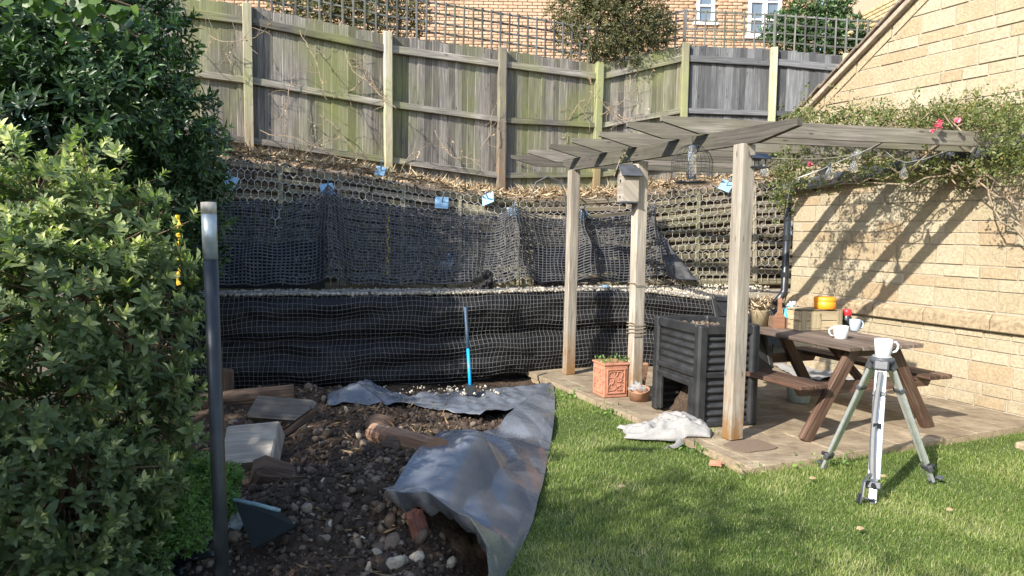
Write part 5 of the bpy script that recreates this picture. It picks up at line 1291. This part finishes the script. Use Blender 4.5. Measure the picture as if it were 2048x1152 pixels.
# timber chunks
def chunk(px, py, z, size, az, tilt, roll, mat, label, name='sleeper_offcut', bev=.014, jit=.012):
    q = Gs(px, py, z); B = MB(); B.box(q, size, frame(R(az), R(tilt), R(roll)), bev, jit); return tag(B.build(name, mat), label, 'timber')
chunk(505, 897, .11, (.36,.15,.33), 8, -50, -10, X['sleeper'], 'pale square sleeper offcut tilted towards us beside the pole')
chunk(566, 824, .08, (.52,.12,.20), 6, -52, 3, X['sleeper'], 'long pale sleeper offcut lying behind the square one')
chunk(548, 952, .04, (.24,.2,.16), -20, 10, 20, X['rot'], 'dark splintered timber stump below the square sleeper offcut', bev=.03, jit=.02)
chunk(600, 845, .16, (.30,.05,.06), -38, 0, -28, X['rot'], 'short rough stick leaning on the long pale offcut', bev=.02, jit=.012)
chunk(760, 850, .05, (.2,.16,.12), 20, 10, 0, X['rot'], 'dark earthy timber block behind the split log', bev=.03, jit=.015)
chunk(800, 893, .05, (.22,.12,.1), 8, 0, 0, X['rot'], 'small crumbling timber block in front of the split log', bev=.03, jit=.015)
def log(a, b, za, zb, r, mat, label):
    p0, p1 = Gs(a[0], a[1], za), Gs(b[0], b[1], zb); n = 12; nk = 16; rows = []; t = (p1-p0).normalized(); s1 = t.cross(UP).normalized(); s2 = s1.cross(t)
    for i in range(n+1):
        f = i/n; c = p0.lerp(p1, f); rows.append([c + (s1*math.cos(2*math.pi*k/nk) + s2*math.sin(2*math.pi*k/nk))*r*(1+.22*noise.noise(Vector((math.cos(2*math.pi*k/nk)*2.2, math.sin(2*math.pi*k/nk)*2.2, f*1.5)))) for k in range(nk)])
    B = MB(); vs_ = [p for rw in rows for p in rw]; fs = []; uv = []
    for i in range(n):
        for k in range(nk): j = (k+1)%nk; fs.append([i*nk+k, i*nk+j, (i+1)*nk+j, (i+1)*nk+k]); uv.append([(k*r*.4, i*.05),((k+1)*r*.4, i*.05),((k+1)*r*.4,(i+1)*.05),(k*r*.4,(i+1)*.05)])
    fs += [list(range(nk))[::-1], [n*nk+k for k in range(nk)]]; uv += [[(0,0)]*nk]*2
    B.add(vs_, fs, uv); return tag(B.build('log', mat), label, 'log')
X['redlog'] = wood('split_log', (.07,.03,.02), (.22,.125,.08), (.40,.30,.21))
log((752,866), (872,902), .05, .06, .075, X['redlog'], 'reddish split log lying across the soil mound')
log((395,806), (588,786), .06, .06, .08, X['rot'], 'long dark log at the foot of the wall behind the pole')
q = Gs(455, 775, .12); B = MB(); B.box(q, (.10,.08,.34), frame(R(10), R(6), R(4)), .01, .006); tag(B.build('timber_stub', X['rot']), 'upright broken timber stub right behind the pole', 'timber')
log((720,905), (800,895), .015, .02, .022, X['rot'], 'thin decayed branch half buried left of the split log')
# bricks and stones
q = Gs(836, 1052, .045); B = MB(); B.box(q, (.05,.08,.15), frame(R(30), R(10), R(-14)), .01, .008); tag(B.build('brick', X['brickred']), 'red brick standing upright in the soil mound', 'brick')
stn = [(845,1068,.035,'grey stone just right of the red brick'),(650,966,.04,'pale stone high on the mound left of the sheet corner'),(672,927,.022,'small cream stone near the top of the mound'),(768,1045,.028,'white flint left of the red brick'),(680,1030,.022,'yellowish stone at the middle of the mound'),(660,1048,.024,'pale round stone on the mound face'),(655,862,.03,'knobbly stone beside the sleeper offcuts'),(690,818,.04,'pale block of stone behind the offcuts'),(765,784,.045,'pointed cream stone at the foot of the wall'),(787,1130,.065,'large knobbly grey stone at the bottom of the picture'),(735,1140,.035,'brown rounded stone left of the big grey one'),(835,1115,.05,'round stone right of the big grey one'),(752,1105,.03,'upright pale stone low on the mound'),(900,1128,.045,'grey stone under the sheet hem'),(420,1110,.10,'big dark stone at the base of the pole'),(1012,795,.022,'white pebble on the polythene near the wall'),(405,1125,.07,'dark stone left of the pole base'),(640,885,.025,'small stone in the hollow beside the offcuts'),(725,1080,.03,'ochre stone below the mound middle')]
for px, py, r, lb in stn:
    r *= .72; q = Gs(px, py, r*.3)
    o = rocks('stone', np.array([q[:]]), np.array([r]), X['pebble'] if 'dark' not in lb else X['clod'], None, np.array([random.uniform(.3,.8)]), 3, .8, .05); tag(o, lb, 'stone', 'loose stones on the soil')
    for v in o.data.vertices: v.co = Vector(v.co) + (Vector(v.co)-q)*.55*noise.noise((Vector(v.co)-q)*(1.6/r)*.6+q*9)
# dark metal plate (shovel blade) and pale slab
a = [P(468,1000,3.5), P(560,1022,3.45), P(592,1052,3.35), P(505,1098,3.3)]
e = empty('metal_plate', a[3], 'dark green metal plate with pale rim stuck in the soil', 'plate')
nn_ = (a[1]-a[0]).cross(a[3]-a[0]).normalized()
B = MB(); vs_ = a + [p+nn_*.012 for p in a]; fs = [(0,1,2,3),(7,6,5,4),(0,4,5,1),(1,5,6,2),(2,6,7,3),(3,7,4,0)]; B.add(vs_, fs, [[(0,0)]*4]*6); B.build('blade', X['greenmetal'], e)
B = MB(); B.tube([a[0], a[0].lerp(a[1],.5)+UP*.004, a[1]], .011, 8); B.build('rim', plain('teal_grey_rim', (.16,.25,.27), .5), e, True)
log_ = crumple(G(480,1070,.05), .10,.06,.12, 'stone_slab', X['greyslab'], 'pale mottled slab behind the pole base', 'stone', .15, 2.0, 2, 4)
crumple(G(360,1130,.0), .26,.16,.13, 'black_sack', X['tar'], 'crumpled black plastic sack at the bottom left', 'sack', .5, 2.2, 5, 5)
# sack on the terrace
q = lowp(972, TOPZ, -.25); sk = crumple(q, .16,.12,.17, 'black_bag', X['black_fabric'], 'open black bag sitting on the terrace against the net', 'bag', .45, 1.8, 3, 5)
# black strap end on the terrace
q = lowp(1215, TOPZ+.03, -.1); B = MB(); B.box(q, (.16,.05,.012), frame(R(70), R(18)), .003); tag(B.build('steel_bracket', X['bluesteel']), 'small steel bracket lying on the terrace edge', 'bracket')
# yellow survey ropes hanging on the bank
for px, y0, y1, lb in ((776,425,575,'yellow rope hanging down behind the black net'), (357,430,570,'orange-yellow cord hanging beside the laurel')):
    d = interp(px, BX, BD)
    if px < 400: pts = [P(px+2*math.sin(y*.2), y, 4.4) for y in np.linspace(y0, y1, 30)]
    else: pts = [bank(px+2*math.sin(y*.2), (583-y)/(583-interp(px,BX,TY)), .06) for y in np.linspace(y0, y1, 30)]
    B = MB(); B.tube(pts, [.013 if k % 4 < 2 else .006 for k in range(30)], 6); tag(B.build('rope', X['yellow']), lb, 'rope')
# roots and straws in the soil
n = 420; xs = rng.uniform(-2.2,-.45,n); ys = rng.uniform(3.2,6.9,n); zz = np.array([soil_z(a, b) for a, b in zip(xs, ys)]); d = rng.normal(size=(n,3)); d[:,2] = np.abs(d[:,2])*.35
tag(leaves('root_litter', np.stack([xs,ys,zz+.012],1), d, rng.normal(size=(n,3)), rng.uniform(.03,.14,n), rng.uniform(.003,.012,n), X['dryleaf'], None, SMALL, rng.random(n)*.45), 'dry roots and bark shreds strewn over the soil', 'litter', kind='stuff')

# ---- overhanging branch with fan-shaped leaves, top left
gb = empty('hanging_branch', P(60, -60, 2.7), 'overhanging twig with fan-shaped leaves at the top left', 'branch')
fanV = np.array([[0,0,0]] + [[.25+.75*math.cos(a_)*(1-.12*(k % 2)), .75*math.sin(a_), -.05*abs(math.sin(a_))] for k, a_ in enumerate(np.linspace(-1.1,1.1,9))]); fanF = np.array([[0,k+1,k+2] for k in range(8)])
for tw in ([(-40,-40),(60,-10),(150,10),(230,40),(275,75)], [(0,-60),(90,-20),(120,20),(160,60)], [(120,-50),(190,-10),(240,5),(285,20)]):
    pts = [P(a, b, 2.7+.05*i) for i, (a, b) in enumerate(tw)]; B = MB(); B.tube(pts, [.008,.006,.005,.003,.002][:len(pts)], 6); B.build('twig', X['stem'], gb)
    for i in range(len(pts)-1):
        for k in range(6):
            q = pts[i].lerp(pts[i+1], random.random()); d = np.array([[random.gauss(.1,.45), random.gauss(-.2,.3), random.gauss(-.8,.35)]]); s_z = random.uniform(.04,.062)
            B2 = MB(); B2.tube([q, q+Vector(d[0]).normalized()*.03], .0012, 4); q2 = q + Vector(d[0]).normalized()*.03
            leaves('leaf', np.array([q2[:]]), d, np.array([[random.gauss(0,.5), -1, random.gauss(.4,.4)]]), s_z, s_z*.75, X['ginkgo'], gb, (fanV, fanF))

# ================================================================== TREES BEHIND AND LEFT OF THE CAMERA (they shade the near garden)
sa = Vector((math.sin(SUN_AZ), math.cos(SUN_AZ), 0)); sb = Vector((math.cos(SUN_AZ), -math.sin(SUN_AZ), 0)); TE = math.tan(SUN_EL)
AL = -3.0
def shade(p, edge, r, dz=0): c = sa*AL + sb*p; return (c.x, c.y, (edge-AL)*TE - r + dz, r)
X['hedge'] = leafmat('garden_tree_leaf', (.02,.045,.012), (.045,.085,.022), (.08,.13,.03), .25, .4)
TREES = [('tall leafy tree left of the viewer, outside the frame', [(-8.2,6.6,1.0),(-7.2,6.4,.9),(-6.3,5.8,.7),(-5.6,5.3,.6)]), ('leafy garden tree beside the viewer, outside the frame', [(-5.0,4.0,.6),(-4.4,2.7,.5),(-3.8,2.0,.5),(-3.2,2.1,.5),(-2.7,3.4,.45)]), ('smaller leafy tree behind the viewer, outside the frame', [(-2.3,4.35,.5),(-1.85,4.0,.5),(-1.3,3.45,.5),(-.75,3.95,.45),(-.2,4.55,.55),(.4,4.9,.7),(1.2,5.2,.8)])]
for lb, cs in TREES:
    root = sa*AL + sb*(sum(c[0] for c in cs)/len(cs)); e = empty('garden_tree', (root.x, root.y, 0), lb, 'tree')
    bb = []
    for p, ed_, r in cs:
        b_ = shade(p, ed_, r); bb.append(b_); z_ = b_[2]-r
        while z_ > .3: bb.append((b_[0]+random.gauss(0,.1), b_[1]+random.gauss(0,.1), z_, r)); z_ -= r*.9
    ps, dd, dep = blob_pts(bb, 6500, .6); n = len(ps)
    A = shoots(ps, dd, 5, .12, .055, 1.0, .12, .2, .3); leaves('foliage', A[0], A[1], A[2], A[3], A[4], X['hedge'], e, SMALL, A[5])
    B = MB(); B.tube([(root.x,root.y,-.1),(root.x+.05,root.y,1.2),(root.x,root.y+.05,2.4)], [.12,.10,.05], 10); B.build('trunk', X['stem'], e, True)
    branches((root.x,root.y,1.3), [b_[:3] for b_ in bb[::3]], X['stem'], e, .05)
